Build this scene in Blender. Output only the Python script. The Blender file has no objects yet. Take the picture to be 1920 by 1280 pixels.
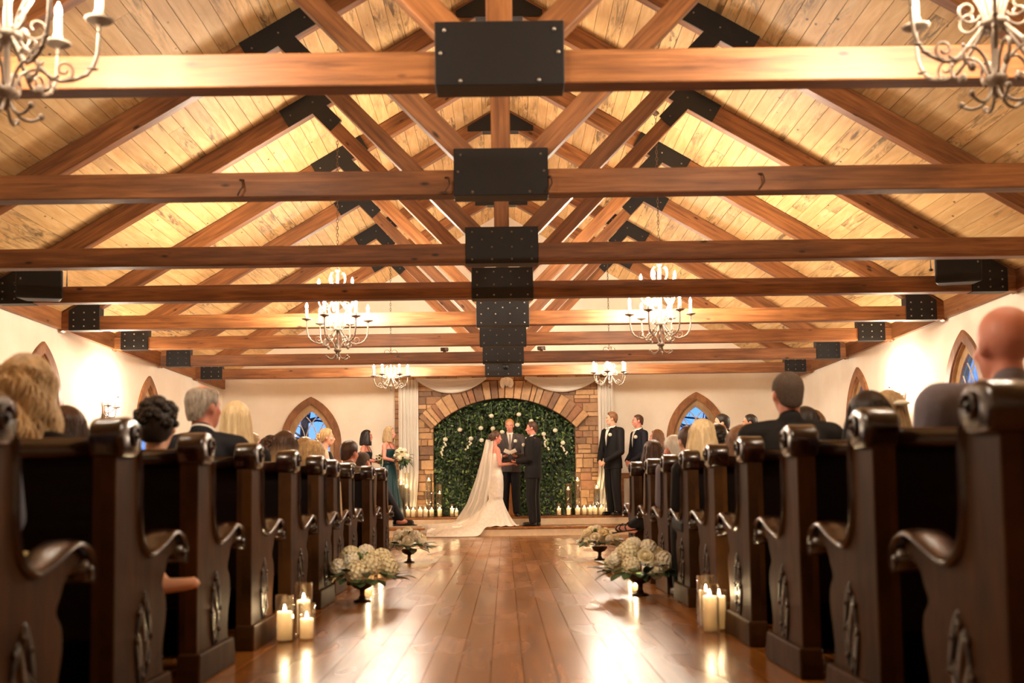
import bpy, bmesh, math, random
import numpy as np
from mathutils import Vector, Matrix, Euler, noise
random.seed(7)
scene = bpy.context.scene
C = scene.collection
PI = math.pi

# ---------------------------------------------------------------- camera
cam_data = bpy.data.cameras.new('camera')
cam = bpy.data.objects.new('camera', cam_data)
C.objects.link(cam)
cam.matrix_world = Matrix.Translation((0, 0, 0.77)) @ Matrix.Rotation(PI/2 + 0.07, 4, 'X') @ Matrix.Rotation(-0.0125, 4, 'Z')
cam_data.sensor_width = 36.0
cam_data.lens = 37.5
cam_data.shift_x = 15/1920
cam_data.shift_y = 141.8/1920
cam_data.clip_start = 0.05
cam_data.clip_end = 200
cam_data.dof.use_dof = True
cam_data.dof.focus_distance = 19.3
cam_data.dof.aperture_fstop = 2.2
scene.camera = cam

# ---------------------------------------------------------------- dusk sky outside the windows
world = bpy.data.worlds.new('dusk_sky')
scene.world = world
world.use_nodes = True
wn = world.node_tree
wn.nodes['Background'].inputs[0].default_value = (0.13, 0.30, 0.72, 1)
wn.nodes['Background'].inputs[1].default_value = 0.42

# ---------------------------------------------------------------- exposure
vs = scene.view_settings
vs.view_transform = 'Standard'
vs.look = 'None'
vs.gamma = 1.0
vs.use_curve_mapping = False
vs.exposure = 2.62
BULB = 420.0      # radiance of the warm chandelier and sconce bulbs
FLAME = 120.0      # radiance of candle flames

# ---------------------------------------------------------------- helpers
class G:
    """collects vertices, faces and uvs for one mesh"""
    def __init__(s): s.v = []; s.f = []; s.uv = {}
    def add(s, vs, fs):
        o = len(s.v); s.v += [tuple(p) for p in vs]; s.f += [tuple(i+o for i in f) for f in fs]; return o
    def box(s, c, d, M=None):
        x, y, z = d[0]/2, d[1]/2, d[2]/2
        P = [Vector((c[0]+a*x, c[1]+b*y, c[2]+e*z)) for a in (-1, 1) for b in (-1, 1) for e in (-1, 1)]
        if M is not None: P = [M @ p for p in P]
        s.add(P, [(0,1,3,2),(4,6,7,5),(0,4,5,1),(2,3,7,6),(0,2,6,4),(1,5,7,3)]); return s
    def rings(s, rings, closed=True, caps=True):
        n = len(rings[0]); P = [p for r in rings for p in r]; F = []
        for i in range(len(rings)-1):
            for j in range(n if closed else n-1):
                k = (j+1) % n
                F.append((i*n+j, i*n+k, (i+1)*n+k, (i+1)*n+j))
        if caps and closed:
            F.append(tuple(range(n-1, -1, -1))); F.append(tuple((len(rings)-1)*n+j for j in range(n)))
        return s.add(P, F)
    def tube(s, pts, r, n=8, caps=True, flat=1.0):
        pts = [Vector(p) for p in pts]
        if not isinstance(r, (list, tuple)): r = [r]*len(pts)
        R = []; up = None
        for i, p in enumerate(pts):
            t = (pts[min(i+1, len(pts)-1)] - pts[max(i-1, 0)])
            t = t.normalized() if t.length > 1e-9 else Vector((0, 0, 1))
            if up is None:
                a = Vector((0, 0, 1)) if abs(t.z) < .9 else Vector((1, 0, 0))
                up = (a - t*a.dot(t)).normalized()
            else:
                q = up - t*up.dot(t); up = q.normalized() if q.length > 1e-6 else up
            b = t.cross(up)
            R.append([p + (up*math.cos(2*PI*j/n)*flat + b*math.sin(2*PI*j/n))*r[i] for j in range(n)])
        s.rings(R, True, caps); return s
    def capsule(s, a, b, ra, rb, n=10):
        a, b = Vector(a), Vector(b); d = b-a
        u = d.normalized() if d.length > 1e-6 else Vector((0, 0, 1))
        pts = [a-u*ra*.98, a-u*ra*.8, a-u*ra*.4, a, b, b+u*rb*.4, b+u*rb*.8, b+u*rb*.98]
        rr = [ra*.15, ra*.6, ra*.916, ra, rb, rb*.916, rb*.6, rb*.15]
        return s.tube(pts, rr, n)
    def limb(s, pts, rad, n=10):
        for i in range(len(pts)-1): s.capsule(pts[i], pts[i+1], rad[i], rad[i+1], n)
        return s
    def ell(s, c, r, n=12, m=8, M=None):
        c = Vector(c); R = []
        for i in range(1, m):
            t = PI*i/m
            R.append([(c + Vector((r[0]*math.sin(t)*math.cos(2*PI*j/n), r[1]*math.sin(t)*math.sin(2*PI*j/n), r[2]*math.cos(t)))) for j in range(n)])
        if M is not None: R = [[M @ p for p in q] for q in R]
        F = []; P = [p for q in R for p in q]; k = m-1
        for i in range(k-1):
            for j in range(n):
                l = (j+1) % n; F.append((i*n+j, (i+1)*n+j, (i+1)*n+l, i*n+l))
        top = c + Vector((0, 0, r[2])); bot = c - Vector((0, 0, r[2]))
        if M is not None: top, bot = M @ top, M @ bot
        P += [top, bot]; T, B = len(P)-2, len(P)-1
        for j in range(n):
            l = (j+1) % n; F.append((T, j, l)); F.append((B, (k-1)*n+l, (k-1)*n+j))
        s.add(P, F); return s
    def lathe(s, prof, n=16, c=(0, 0, 0)):
        R = [[(c[0]+r*math.cos(2*PI*j/n), c[1]+r*math.sin(2*PI*j/n), c[2]+z) for j in range(n)] for r, z in prof]
        s.rings(R, True, True); return s
    def prism(s, poly, a, b, axis='x'):
        """2-D polygon extruded from a to b; axis x: poly is (y,z); y: (x,z); z: (x,y)"""
        def P(p, t): return (t, p[0], p[1]) if axis == 'x' else ((p[0], t, p[1]) if axis == 'y' else (p[0], p[1], t))
        n = len(poly)
        s.add([P(p, a) for p in poly] + [P(p, b) for p in poly],
              [tuple(range(n-1, -1, -1)), tuple(range(n, 2*n))] + [(i, (i+1) % n, n+(i+1) % n, n+i) for i in range(n)]); return s
    def strip(s, inner, outer, a, b, axis='y', closed=False):
        """band between two 2-D polylines, extruded from a to b"""
        def P(p, t): return (t, p[0], p[1]) if axis == 'x' else ((p[0], t, p[1]) if axis == 'y' else (p[0], p[1], t))
        R = [[P(i, a), P(o, a), P(o, b), P(i, b)] for i, o in zip(inner, outer)]
        if closed: R.append(R[0])
        s.rings(R, True, not closed); return s
    def mesh(s, name, smooth=False):
        me = bpy.data.meshes.new(name); me.from_pydata(s.v, [], s.f)
        bm = bmesh.new(); bm.from_mesh(me); bmesh.ops.recalc_face_normals(bm, faces=bm.faces); bm.to_mesh(me); bm.free()
        if smooth: me.polygons.foreach_set('use_smooth', [True]*len(me.polygons))
        return me

def link(name, data, parent=None, loc=None, rot=None):
    o = bpy.data.objects.new(name, data); C.objects.link(o)
    if parent is not None: o.parent = parent
    if loc is not None: o.location = loc
    if rot is not None: o.rotation_euler = rot
    return o
def obj(name, g, m, parent=None, smooth=False, loc=None, rot=None, bevel=0, seg=1):
    me = g.mesh(name, smooth) if isinstance(g, G) else g
    if m is not None and not me.materials: me.materials.append(m)
    o = link(name, me, parent, loc, rot)
    if bevel:
        b = o.modifiers.new('edge', 'BEVEL'); b.width = bevel; b.segments = seg; b.limit_method = 'ANGLE'; b.angle_limit = .6
    return o
def tag(o, label, cat, group=None):
    o['label'] = label; o['category'] = cat
    if group: o['group'] = group
    return o
def thing(name, label, cat, loc=(0, 0, 0), rz=0, group=None):
    return tag(link(name, None, None, loc, (0, 0, rz)), label, cat, group)
def struct(o): o['kind'] = 'structure'; return o
def copy_tree(o, parent=None):
    c = o.copy(); C.objects.link(c); c.parent = parent
    for ch in list(o.children): copy_tree(ch, c)
    return c

# ---------------------------------------------------------------- materials
def srgb(r, g, b):
    f = lambda c: (c/255/12.92) if c/255 <= .04045 else ((c/255+.055)/1.055)**2.4
    return (f(r), f(g), f(b), 1)
class N:
    def __init__(s, name):
        s.m = bpy.data.materials.new(name); s.m.use_nodes = True; s.t = s.m.node_tree
        s.b = s.t.nodes['Principled BSDF']; s.out = s.t.nodes['Material Output']
    def n(s, typ, **kw):
        k = s.t.nodes.new(typ)
        for a, b in kw.items():
            if a.startswith('i_'): k.inputs[a[2:].replace('_', ' ')].default_value = b
            else: setattr(k, a, b)
        return k
    def l(s, a, b): s.t.links.new(a, b)
    def set(s, **kw):
        for a, b in kw.items(): s.b.inputs[a.replace('_', ' ')].default_value = b
        return s
    def coords(s, scale, rnd=True, kind='Object'):
        tc = s.n('ShaderNodeTexCoord'); mp = s.n('ShaderNodeMapping'); mp.inputs['Scale'].default_value = scale
        src = tc.outputs[kind]
        if rnd:
            oi = s.n('ShaderNodeObjectInfo'); mu = s.n('ShaderNodeMath', operation='MULTIPLY'); mu.inputs[1].default_value = 73.0
            ad = s.n('ShaderNodeVectorMath', operation='ADD'); s.l(oi.outputs['Random'], mu.inputs[0]); s.l(src, ad.inputs[0]); s.l(mu.outputs[0], ad.inputs[1]); src = ad.outputs[0]
        s.l(src, mp.inputs['Vector']); return mp.outputs[0]
    def noise(s, vec, scale=1, detail=4, rough=.6, dist=0):
        k = s.n('ShaderNodeTexNoise'); k.inputs['Scale'].default_value = scale; k.inputs['Detail'].default_value = detail
        k.inputs['Roughness'].default_value = rough; k.inputs['Distortion'].default_value = dist; s.l(vec, k.inputs['Vector']); return k.outputs['Fac']
    def ramp(s, fac, stops):
        k = s.n('ShaderNodeValToRGB'); e = k.color_ramp.elements
        while len(e) < len(stops): e.new(.5)
        for a, (p, c) in zip(e, stops): a.position = p; a.color = c
        s.l(fac, k.inputs[0]); return k.outputs[0]
    def mix(s, fac, a, b, blend='MIX'):
        k = s.n('ShaderNodeMix', data_type='RGBA', blend_type=blend)
        if isinstance(fac, (int, float)): k.inputs[0].default_value = fac
        else: s.l(fac, k.inputs[0])
        for i, x in ((6, a), (7, b)):
            if isinstance(x, tuple): k.inputs[i].default_value = x
            else: s.l(x, k.inputs[i])
        return k.outputs[2]
    def rnd(s, lo, hi):
        oi = s.n('ShaderNodeObjectInfo'); mr = s.n('ShaderNodeMapRange'); mr.inputs['To Min'].default_value = lo; mr.inputs['To Max'].default_value = hi
        s.l(oi.outputs['Random'], mr.inputs['Value']); return mr.outputs[0]
    def val(s, col, fac):
        k = s.n('ShaderNodeHueSaturation'); s.l(col, k.inputs['Color']); s.l(fac, k.inputs['Value']); return k.outputs[0]
    def bump(s, h, strength=.3, dist=.01):
        k = s.n('ShaderNodeBump'); k.inputs['Strength'].default_value = strength; k.inputs['Distance'].default_value = dist
        s.l(h, k.inputs['Height']); s.l(k.outputs[0], s.b.inputs['Normal'])
    def color(s, c): s.l(c, s.b.inputs['Base Color'])

def plain(name, col, rough=.6, metal=0, bumpy=0, bscale=60, spec=.5, vary=.06):
    k = N(name); k.set(Roughness=rough, Metallic=metal); k.b.inputs['Specular IOR Level'].default_value = spec
    v = k.coords((1, 1, 1)); nz = k.noise(v, bscale, 3)
    d = tuple(max(0, c*(1-vary*2)) for c in col[:3])+(1,); e = tuple(min(1, c*(1+vary)) for c in col[:3])+(1,)
    k.color(k.ramp(nz, [(.3, d), (.7, e)]))
    if bumpy: k.bump(nz, bumpy, .01)
    return k.m
def timber(name, dark, light, rough=.55, scale=(1.0, 16, 16), knots=True, coat=0, kn=2.6):
    k = N(name); k.set(Roughness=rough); v = k.coords(scale)
    g = k.noise(v, 1.6, 6, .62, .6); col = k.ramp(g, [(.25, dark), (.5, tuple((a+b)/2 for a, b in zip(dark, light))), (.75, light)])
    v2 = k.coords((1, 3, 3)); g2 = k.noise(v2, 1.1, 2); col = k.mix(k.ramp(g2, [(.42, (0, 0, 0, 1)), (.7, (.55, .55, .55, 1))]), col, tuple(c*.55 for c in dark[:3])+(1,))
    if knots:
        vo = k.n('ShaderNodeTexVoronoi'); vo.inputs['Scale'].default_value = kn; k.l(k.coords((1, 2.6, 2.6)), vo.inputs['Vector'])
        kk = k.ramp(vo.outputs['Distance'], [(.05, (1, 1, 1, 1)), (.12, (0, 0, 0, 1))]); col = k.mix(kk, col, tuple(c*.3 for c in dark[:3])+(1,))
    k.color(k.val(col, k.rnd(.82, 1.15))); k.bump(g, .25, .006)
    if name.startswith('maho'): k.b.inputs['Specular IOR Level'].default_value = .5 if 'gloss' in name else .1
    if coat: k.set(Coat_Weight=coat, Coat_Roughness=.12)
    return k.m
M = {}
M['truss'] = timber('truss_timber', srgb(92, 52, 26), srgb(180, 118, 68), .5)
M['trim'] = timber('trim_timber', srgb(104, 62, 32), srgb(168, 112, 64), .55)
def plank_mat():
    k = N('pine_plank'); k.set(Roughness=.62)
    v = k.coords((9, 1.1, 9)); g = k.noise(v, 1.5, 6, .6, .8)
    col = k.ramp(g, [(.3, srgb(212, 164, 104)), (.55, srgb(232, 190, 130)), (.8, srgb(244, 212, 158))])
    # grey-black weather stains on some boards only
    st = k.noise(k.coords((7, .9, 7)), 1.7, 8, .72, 1.5); st2 = k.noise(k.coords((.8, .35, .8)), 1.0, 2)
    s1 = k.ramp(st, [(.47, (0, 0, 0, 1)), (.60, (1, 1, 1, 1))]); s2 = k.ramp(st2, [(.52, (0, 0, 0, 1)), (.62, (1, 1, 1, 1))])
    mm = k.n('ShaderNodeMath', operation='MULTIPLY'); k.l(s1, mm.inputs[0]); k.l(s2, mm.inputs[1])
    m3 = k.n('ShaderNodeMath', operation='MULTIPLY'); k.l(mm.outputs[0], m3.inputs[0]); m3.inputs[1].default_value = .85
    col = k.mix(m3.outputs[0], col, srgb(92, 70, 48))
    vo = k.n('ShaderNodeTexVoronoi'); vo.inputs['Scale'].default_value = 3.4; k.l(k.coords((1.6, 1, 1.6)), vo.inputs['Vector'])
    col = k.mix(k.ramp(vo.outputs['Distance'], [(.04, (1, 1, 1, 1)), (.085, (0, 0, 0, 1))]), col, srgb(96, 56, 28))
    k.color(k.val(col, k.rnd(.84, 1.08))); k.bump(g, .2, .005); return k.m
M['plank'] = plank_mat()
def floor_mat(name, d, l, r0, r1):
    k = N(name); v = k.coords((14, .8, 14)); g = k.noise(v, 1.4, 5, .6, .5)
    col = k.ramp(g, [(.28, d), (.75, l)]); k.color(k.val(col, k.rnd(.8, 1.12)))
    ge = k.n('ShaderNodeNewGeometry'); mq = k.n('ShaderNodeMapping'); mq.inputs['Scale'].default_value = (1.6, .55, 1); k.l(ge.outputs['Position'], mq.inputs['Vector']); w = k.noise(mq.outputs[0], 1.3, 2, .5); mr = k.n('ShaderNodeMapRange'); mr.inputs['From Min'].default_value = .3; mr.inputs['From Max'].default_value = .72
    mr.inputs['To Min'].default_value = r0; mr.inputs['To Max'].default_value = r1; k.l(w, mr.inputs['Value']); k.l(mr.outputs[0], k.b.inputs['Roughness'])
    k.b.inputs['Specular IOR Level'].default_value = .42; return k.m
M['floor'] = floor_mat('varnished_floor', srgb(112, 67, 24), srgb(170, 110, 48), .19, .33)
M['stage'] = floor_mat('stage_boards', srgb(110, 66, 30), srgb(164, 106, 56), .22, .34)
def plaster():
    k = N('cream_plaster'); k.set(Roughness=.85); n1 = k.noise(k.coords((1, 1, 1), False), 1.3, 4); n2 = k.noise(k.coords((1, 1, 1), False), 30, 4)
    k.color(k.ramp(n1, [(.3, srgb(236, 224, 204)), (.7, srgb(247, 238, 222))])); k.bump(n2, .12, .01); return k.m
M['plaster'] = plaster()
M['riser'] = plain('painted_riser', srgb(226, 200, 162), .5, bscale=8)
M['pew'] = timber('mahogany', srgb(40, 22, 6), srgb(80, 49, 17), .58, (2, 12, 2), False, 0)
M['pewgloss'] = timber('mahogany_gloss', srgb(22, 9, 5), srgb(48, 21, 10), .24, (2, 12, 2), False, .4)
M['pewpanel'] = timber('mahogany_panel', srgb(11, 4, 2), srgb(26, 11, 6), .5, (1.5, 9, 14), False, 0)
M['steel'] = plain('black_steel', srgb(32, 31, 32), .5, .35, .15, 45)
M['bolt'] = plain('bolt_steel', srgb(150, 140, 130), .35, .8)
M['iron'] = plain('painted_iron', srgb(138, 122, 106), .5, .25, .2, 90)
M['irond'] = plain('dark_iron', srgb(96, 74, 58), .5, .5, .2, 90)
M['roofdark'] = plain('roof_backing', srgb(84, 58, 36), .9)
M['frame'] = timber('window_timber', srgb(118, 70, 36), srgb(176, 122, 74), .45, (8, 8, 3), False)
M['jamb'] = timber('jamb_timber', srgb(176, 136, 92), srgb(214, 180, 132), .5, (8, 8, 3), False)
M['white_frame'] = plain('muntin_paint', srgb(214, 200, 176), .5)
M['black'] = plain('black_plastic', srgb(16, 15, 15), .45)
M['grille'] = plain('grille_mesh', srgb(22, 21, 21), .6, .3, .4, 300)
M['cloth_white'] = plain('white_voile', srgb(238, 230, 218), .8, 0, .1, 30)
M['wax'] = None
def emit(name, col, s):
    k = N(name); e = k.n('ShaderNodeEmission'); e.inputs[0].default_value = col; e.inputs[1].default_value = s
    k.l(e.outputs[0], k.out.inputs[0]); return k.m
M['bulb'] = emit('lit_bulb', (1, .85, .66, 1), BULB)
M['bulb_soft'] = emit('lit_bulb_soft', (1, .85, .66, 1), BULB*.78)
M['flame'] = emit('flame', (1, .72, .40, 1), FLAME)
def glass_mat(name, tint=(1, 1, 1, 1), gl=.12, rough=.02):
    k = N(name); t = k.n('ShaderNodeBsdfTransparent'); t.inputs[0].default_value = tint
    g = k.n('ShaderNodeBsdfGlossy'); g.inputs['Roughness'].default_value = rough; lw = k.n('ShaderNodeLayerWeight'); lw.inputs[0].default_value = gl*2
    mx = k.n('ShaderNodeMixShader'); mr = k.n('ShaderNodeMapRange'); mr.inputs['To Min'].default_value = gl*.4; mr.inputs['To Max'].default_value = .8
    k.l(lw.outputs['Facing'], mr.inputs['Value']); k.l(mr.outputs[0], mx.inputs[0]); k.l(t.outputs[0], mx.inputs[1]); k.l(g.outputs[0], mx.inputs[2])
    k.l(mx.outputs[0], k.out.inputs[0]); return k.m
M['glass'] = glass_mat('clear_glass', (.97, .97, .95, 1))
M['pane'] = glass_mat('window_glass', (.86, .9, .95, 1), .08)
def wax_mat():
    k = N('candle_wax'); d = k.n('ShaderNodeBsdfDiffuse'); d.inputs[0].default_value = srgb(253, 246, 234); tr = k.n('ShaderNodeBsdfTranslucent'); tr.inputs[0].default_value = srgb(255, 244, 226)
    a = k.n('ShaderNodeMixShader'); a.inputs[0].default_value = .5; k.l(d.outputs[0], a.inputs[1]); k.l(tr.outputs[0], a.inputs[2]); k.l(a.outputs[0], k.out.inputs[0]); return k.m
M['wax'] = wax_mat()

# ================================================================ THE ROOM
W = 5.55          # half width of the hall
YE = 20.95        # face of the end wall
YB = -5.0         # wall behind the camera
D1, D2 = 18.78, 19.66
ZR = 6.32; SL = .59       # deck underside at the ridge, slope
deck = lambda x: ZR - SL*abs(x)

def gothic(cx, z0, zs, hw, rise, n=14):
    """outline of a pointed arch: from the sill up the left side, over the apex and down the right side"""
    R = (hw*hw+rise*rise)/(2*hw)
    th = math.asin(min(1, rise/R)); L = []
    for i in range(n+1):
        a = th*i/n; L.append((-hw + R*(1-math.cos(a)), zs + R*math.sin(a)))
    return [(cx-hw, z0)] + [(cx+x, z) for x, z in L] + [(cx-x, z) for x, z in L[:-1][::-1]] + [(cx+hw, z0)]

def wall_with_holes(name, outer, holes, axis, a, b, m):
    bm = bmesh.new()
    P = (lambda p, t: (t, p[0], p[1])) if axis == 'x' else (lambda p, t: (p[0], t, p[1]))
    es = []
    for loop in [outer] + holes:
        vsx = [bm.verts.new(P(p, a)) for p in loop]
        es += [bm.edges.new((vsx[i], vsx[(i+1) % len(vsx)])) for i in range(len(vsx))]
    bmesh.ops.triangle_fill(bm, use_beauty=True, use_dissolve=False, edges=es)
    r = bmesh.ops.extrude_face_region(bm, geom=bm.faces[:])
    for v in [e for e in r['geom'] if isinstance(e, bmesh.types.BMVert)]:
        if axis == 'x': v.co.x = b
        else: v.co.y = b
    bmesh.ops.recalc_face_normals(bm, faces=bm.faces)
    me = bpy.data.meshes.new(name); bm.to_mesh(me); bm.free(); me.materials.append(m)
    return struct(link(name, me))

# floor: varnished boards run toward the altar
fl = struct(obj('floor', G().box((0, 7.9, -.06), (11.5, 26.4, .06)), M['roofdark']))
nb = 79; bw = 2*W/nb
segs = [(1.2, 7.1), (7.1, 12.9), (12.9, D1+.02)]
fm = {}
for i in range(nb):
    off = random.uniform(-1.9, 1.9)
    ys = [1.0, 6.4+off, 12.6+off*.8, D1+.02]
    for a, b in zip(ys[:-1], ys[1:]):
        obj('floor_board', G().box((0, 0, 0), (bw-.003, b-a-.003, .03)), M['floor'], fl, loc=(-W+bw*(i+.5), (a+b)/2, -.015 + random.uniform(-.0006, .0006)))
obj('floor_boards_behind', G().box((0, -2.0, -.015), (2*W, 6.0, .03)), M['floor'], fl)

# walls
sidewin = [(12.75, 1.95), (16.6, 1.95)]
def side_outline(y): return gothic(y, .75, 1.72, .46, .8)
for s, nm in ((-1, 'wall_left'), (1, 'wall_right')):
    wall_with_holes(nm, [(YB, -.05), (YE+.2, -.05), (YE+.2, 3.1), (YB, 3.1)], [side_outline(y) for y, _ in sidewin], 'x', s*W, s*(W+.2), M['plaster'])
    tr = struct(obj('trim_1' if s < 0 else 'trim_2', G().box((0, 0, 0), (YE-YB, .05, .26)), M['trim'], loc=(s*(W-.03), (YE+YB)/2, 2.99), rot=(0, 0, PI/2)))
    bs = struct(obj('baseboard_left' if s < 0 else 'baseboard_right', G().box((0, 0, 0), (YE-YB, .025, .16)), M['trim'], loc=(s*(W-.0135), (YE+YB)/2, .081), rot=(0, 0, PI/2)))
endwin = [(-3.80, 2.64), (3.79, 2.65)]
def end_outline(x): return gothic(x, .95, 1.76, .46, .78)
wall_with_holes('wall_end', [(-W-.2, -.05), (W+.2, -.05), (W+.2, deck(W+.2)+.1), (0, ZR+.12), (-W-.2, deck(W+.2)+.1)], [end_outline(x) for x, _ in endwin], 'y', YE, YE+.2, M['plaster'])
struct(obj('wall_back', G().prism([(-W-.2, -.05), (W+.2, -.05), (W+.2, deck(W+.2)+.1), (0, ZR+.12), (-W-.2, deck(W+.2)+.1)], YB-.2, YB, 'y'), M['plaster']))

# gothic windows with lattice muntins
def make_window(n, axis, pos, c):
    """axis 'y': window in the end wall at depth pos, centre x=c; axis 'x': in a side wall"""
    root = struct(link('window_%d' % n, None))
    zs = 1.76 if axis == 'y' else 1.72
    io = gothic(c, .95 if axis == 'y' else .75, zs, .46, .78)
    oo = gothic(c, (.95 if axis == 'y' else .75)-.13, zs, .60, .93)
    sg = 1 if pos > 0 else -1
    a, b = (pos-.035*sg, pos+.02*sg)
    obj('window_frame', G().strip(io, oo, a, b, axis), M['frame'], root, bevel=.008)
    ji = gothic(c, .95 if axis == 'y' else .75, zs, .36, .64)
    obj('jamb', G().strip(ji, io, pos+.04*sg, pos+.09*sg, axis), M['jamb'], root, bevel=.006)
    obj('jamb_lining', G().strip([(p[0]*.985+c*.015, p[1]*.99+zs*.01) for p in io], io, pos-.01*sg, pos+.19*sg, axis), M['jamb'], root)
    obj('sill', G().prism([(c-.66, io[0][1]-.06), (c+.66, io[0][1]-.06), (c+.66, io[0][1]+.0), (c-.66, io[0][1]+.0)], pos-.09*sg, pos+.03*sg, axis), M['frame'], root, bevel=.006)
    # lattice: arcs that continue the two arch curves, repeated across the light
    gp = pos+.075*sg; hw, rise = .36, .64; R = (hw*hw+rise*rise)/(2*hw); z0 = ji[0][1]
    def inside(x, z):
        if z < z0 or abs(x) > hw: return False
        if z <= zs: return True
        return (x-(R-hw))**2+(z-zs)**2 <= R*R and (x+(R-hw))**2+(z-zs)**2 <= R*R
    def pl(pts):
        g = G(); q = [((c+x, gp, z) if axis == 'y' else (gp, c+x, z)) for x, z in pts]
        g.tube(q, .011, 4)
        obj('muntin', g, M['white_frame'], root)
    for sft in (0.24, 0.48, -.24, -.48):
        for sd in (1, -1):
            pts = []
            for i in range(40):
                a_ = (i/39)*1.35-.0
                x = sd*(-hw + R*(1-math.cos(a_))) + sft; z = zs + R*math.sin(a_)
                if inside(x, z): pts.append((x, z))
            if len(pts) > 3: pl(pts)
    for x in (-.12, .12): pl([(x, z0), (x, zs)])
    for z in [z0+(zs-z0)*t for t in (.0, .33, .66, 1.0)]: pl([(-hw, z), (hw, z)])
    pts = gothic(c, z0, zs, hw, rise)
    obj('pane', G().prism(pts, gp+.016*sg, gp+.022*sg, axis), M['pane'], root)
make_window(1, 'y', YE, endwin[0][0]); make_window(2, 'y', YE, endwin[1][0])
k = 3
for y, _ in sidewin:
    for s in (-1, 1): make_window(k, 'x', s*W, y); k += 1

# ceiling: pine planks on both slopes, each a board
ce = struct(obj('ceiling', G().prism([(-W-.35, deck(W+.35)+.05), (0, ZR+.05), (W+.35, deck(W+.35)+.05), (W+.35, deck(W+.35)+.12), (0, ZR+.12), (-W-.35, deck(W+.35)+.12)], YB-.2, YE+.2, 'y'), M['roofdark']))
ang = math.atan(SL); slen = (W+.05)/math.cos(ang); nr = 44; pw = slen/nr
for s in (-1, 1):
    for i in range(nr):
        off = random.uniform(-1.6, 1.6)
        ys = [2.6, 8.9+off, 14.6+off*.9, YE] if i % 2 else [2.6, 7.4+off, 12.9+off, YE]
        t = (i+.5)*pw
        for a, b in zip(ys[:-1], ys[1:]):
            x = s*t*math.cos(ang); z = ZR - t*math.sin(ang)
            nx, nz = s*math.sin(ang), math.cos(ang)
            o = obj('plank', G().box((0, 0, 0), (pw-.005, b-a-.004, .03)), M['plank'], ce, loc=(x+nx*(.016+random.uniform(0, .003)), (a+b)/2, z+nz*.016), rot=(0, s*ang, 0))
    g = G()
    for i in range(nr): 
        t = (i+.5)*pw; g.box((0, 0, 0), (pw-.005, 2.6-YB, .03), Matrix.Translation((s*t*math.cos(ang)+s*math.sin(ang)*.016, (2.6+YB)/2, ZR-t*math.sin(ang)+math.cos(ang)*.016)) @ Matrix.Rotation(s*ang, 4, 'Y'))
    o = obj('planks_overhead', g, M['plank'], ce); o['kind'] = 'stuff'

# raised platform with two steps
st = struct(obj('floor_platform', G().box((0, (D2+YE)/2+.02, .135), (2*W, YE-D2-.04, .27)), M['riser']))
obj('riser', G().box((0, D2+.0, .22), (2*W, .03, .12)), M['riser'], st)
obj('riser', G().box((0, D1+.02, .06), (2*W, .03, .12)), M['riser'], st)
obj('step_block', G().box((0, (D1+D2)/2+.02, .06), (2*W, D2-D1-.02, .12)), M['riser'], st)
def treads(y0, y1, z, n):
    d = (y1-y0)/n
    for i in range(n):
        obj('tread_board', G().box((0, 0, 0), (2*W, d-.003, .035)), M['stage'], st, loc=(0, y0+d*(i+.5), z-.0175), bevel=.006)
treads(D1-.02, D2-.015, .155, 6); treads(D2-.02, YE, .315, 9)

# ================================================================ TRUSSES
TY = [5.37, 7.385, 9.60, 11.351, 13.229, 15.032, 17.061, 18.998]
ZC0, ZC1 = 2.845, 3.02
def beam(name, p, q, w, h, parent, m='truss'):
    """timber from p to q in the truss plane; local X runs along the grain; w = depth along y, h = height"""
    p, q = Vector(p), Vector(q); d = q-p
    a = math.atan2(d.z, d.x)
    return obj(name, G().box((0, 0, 0), (d.length, w, h)), M[m], parent, loc=(p+q)/2, rot=(0, -a, 0), bevel=.006)
bolt_me = G().lathe([(0.0, -.010), (.007, -.008), (.010, -.003), (.011, .004)], 8).mesh('bolt', True); bolt_me.materials.append(M['bolt'])
def bolts(parent, pts, y):
    for x, z in pts:
        o = link('bolt', bolt_me, parent, (x, y, z), (-PI/2, 0, 0))
ORD = ['first', 'second', 'third', 'fourth', 'fifth', 'sixth', 'seventh', 'eighth']
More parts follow.
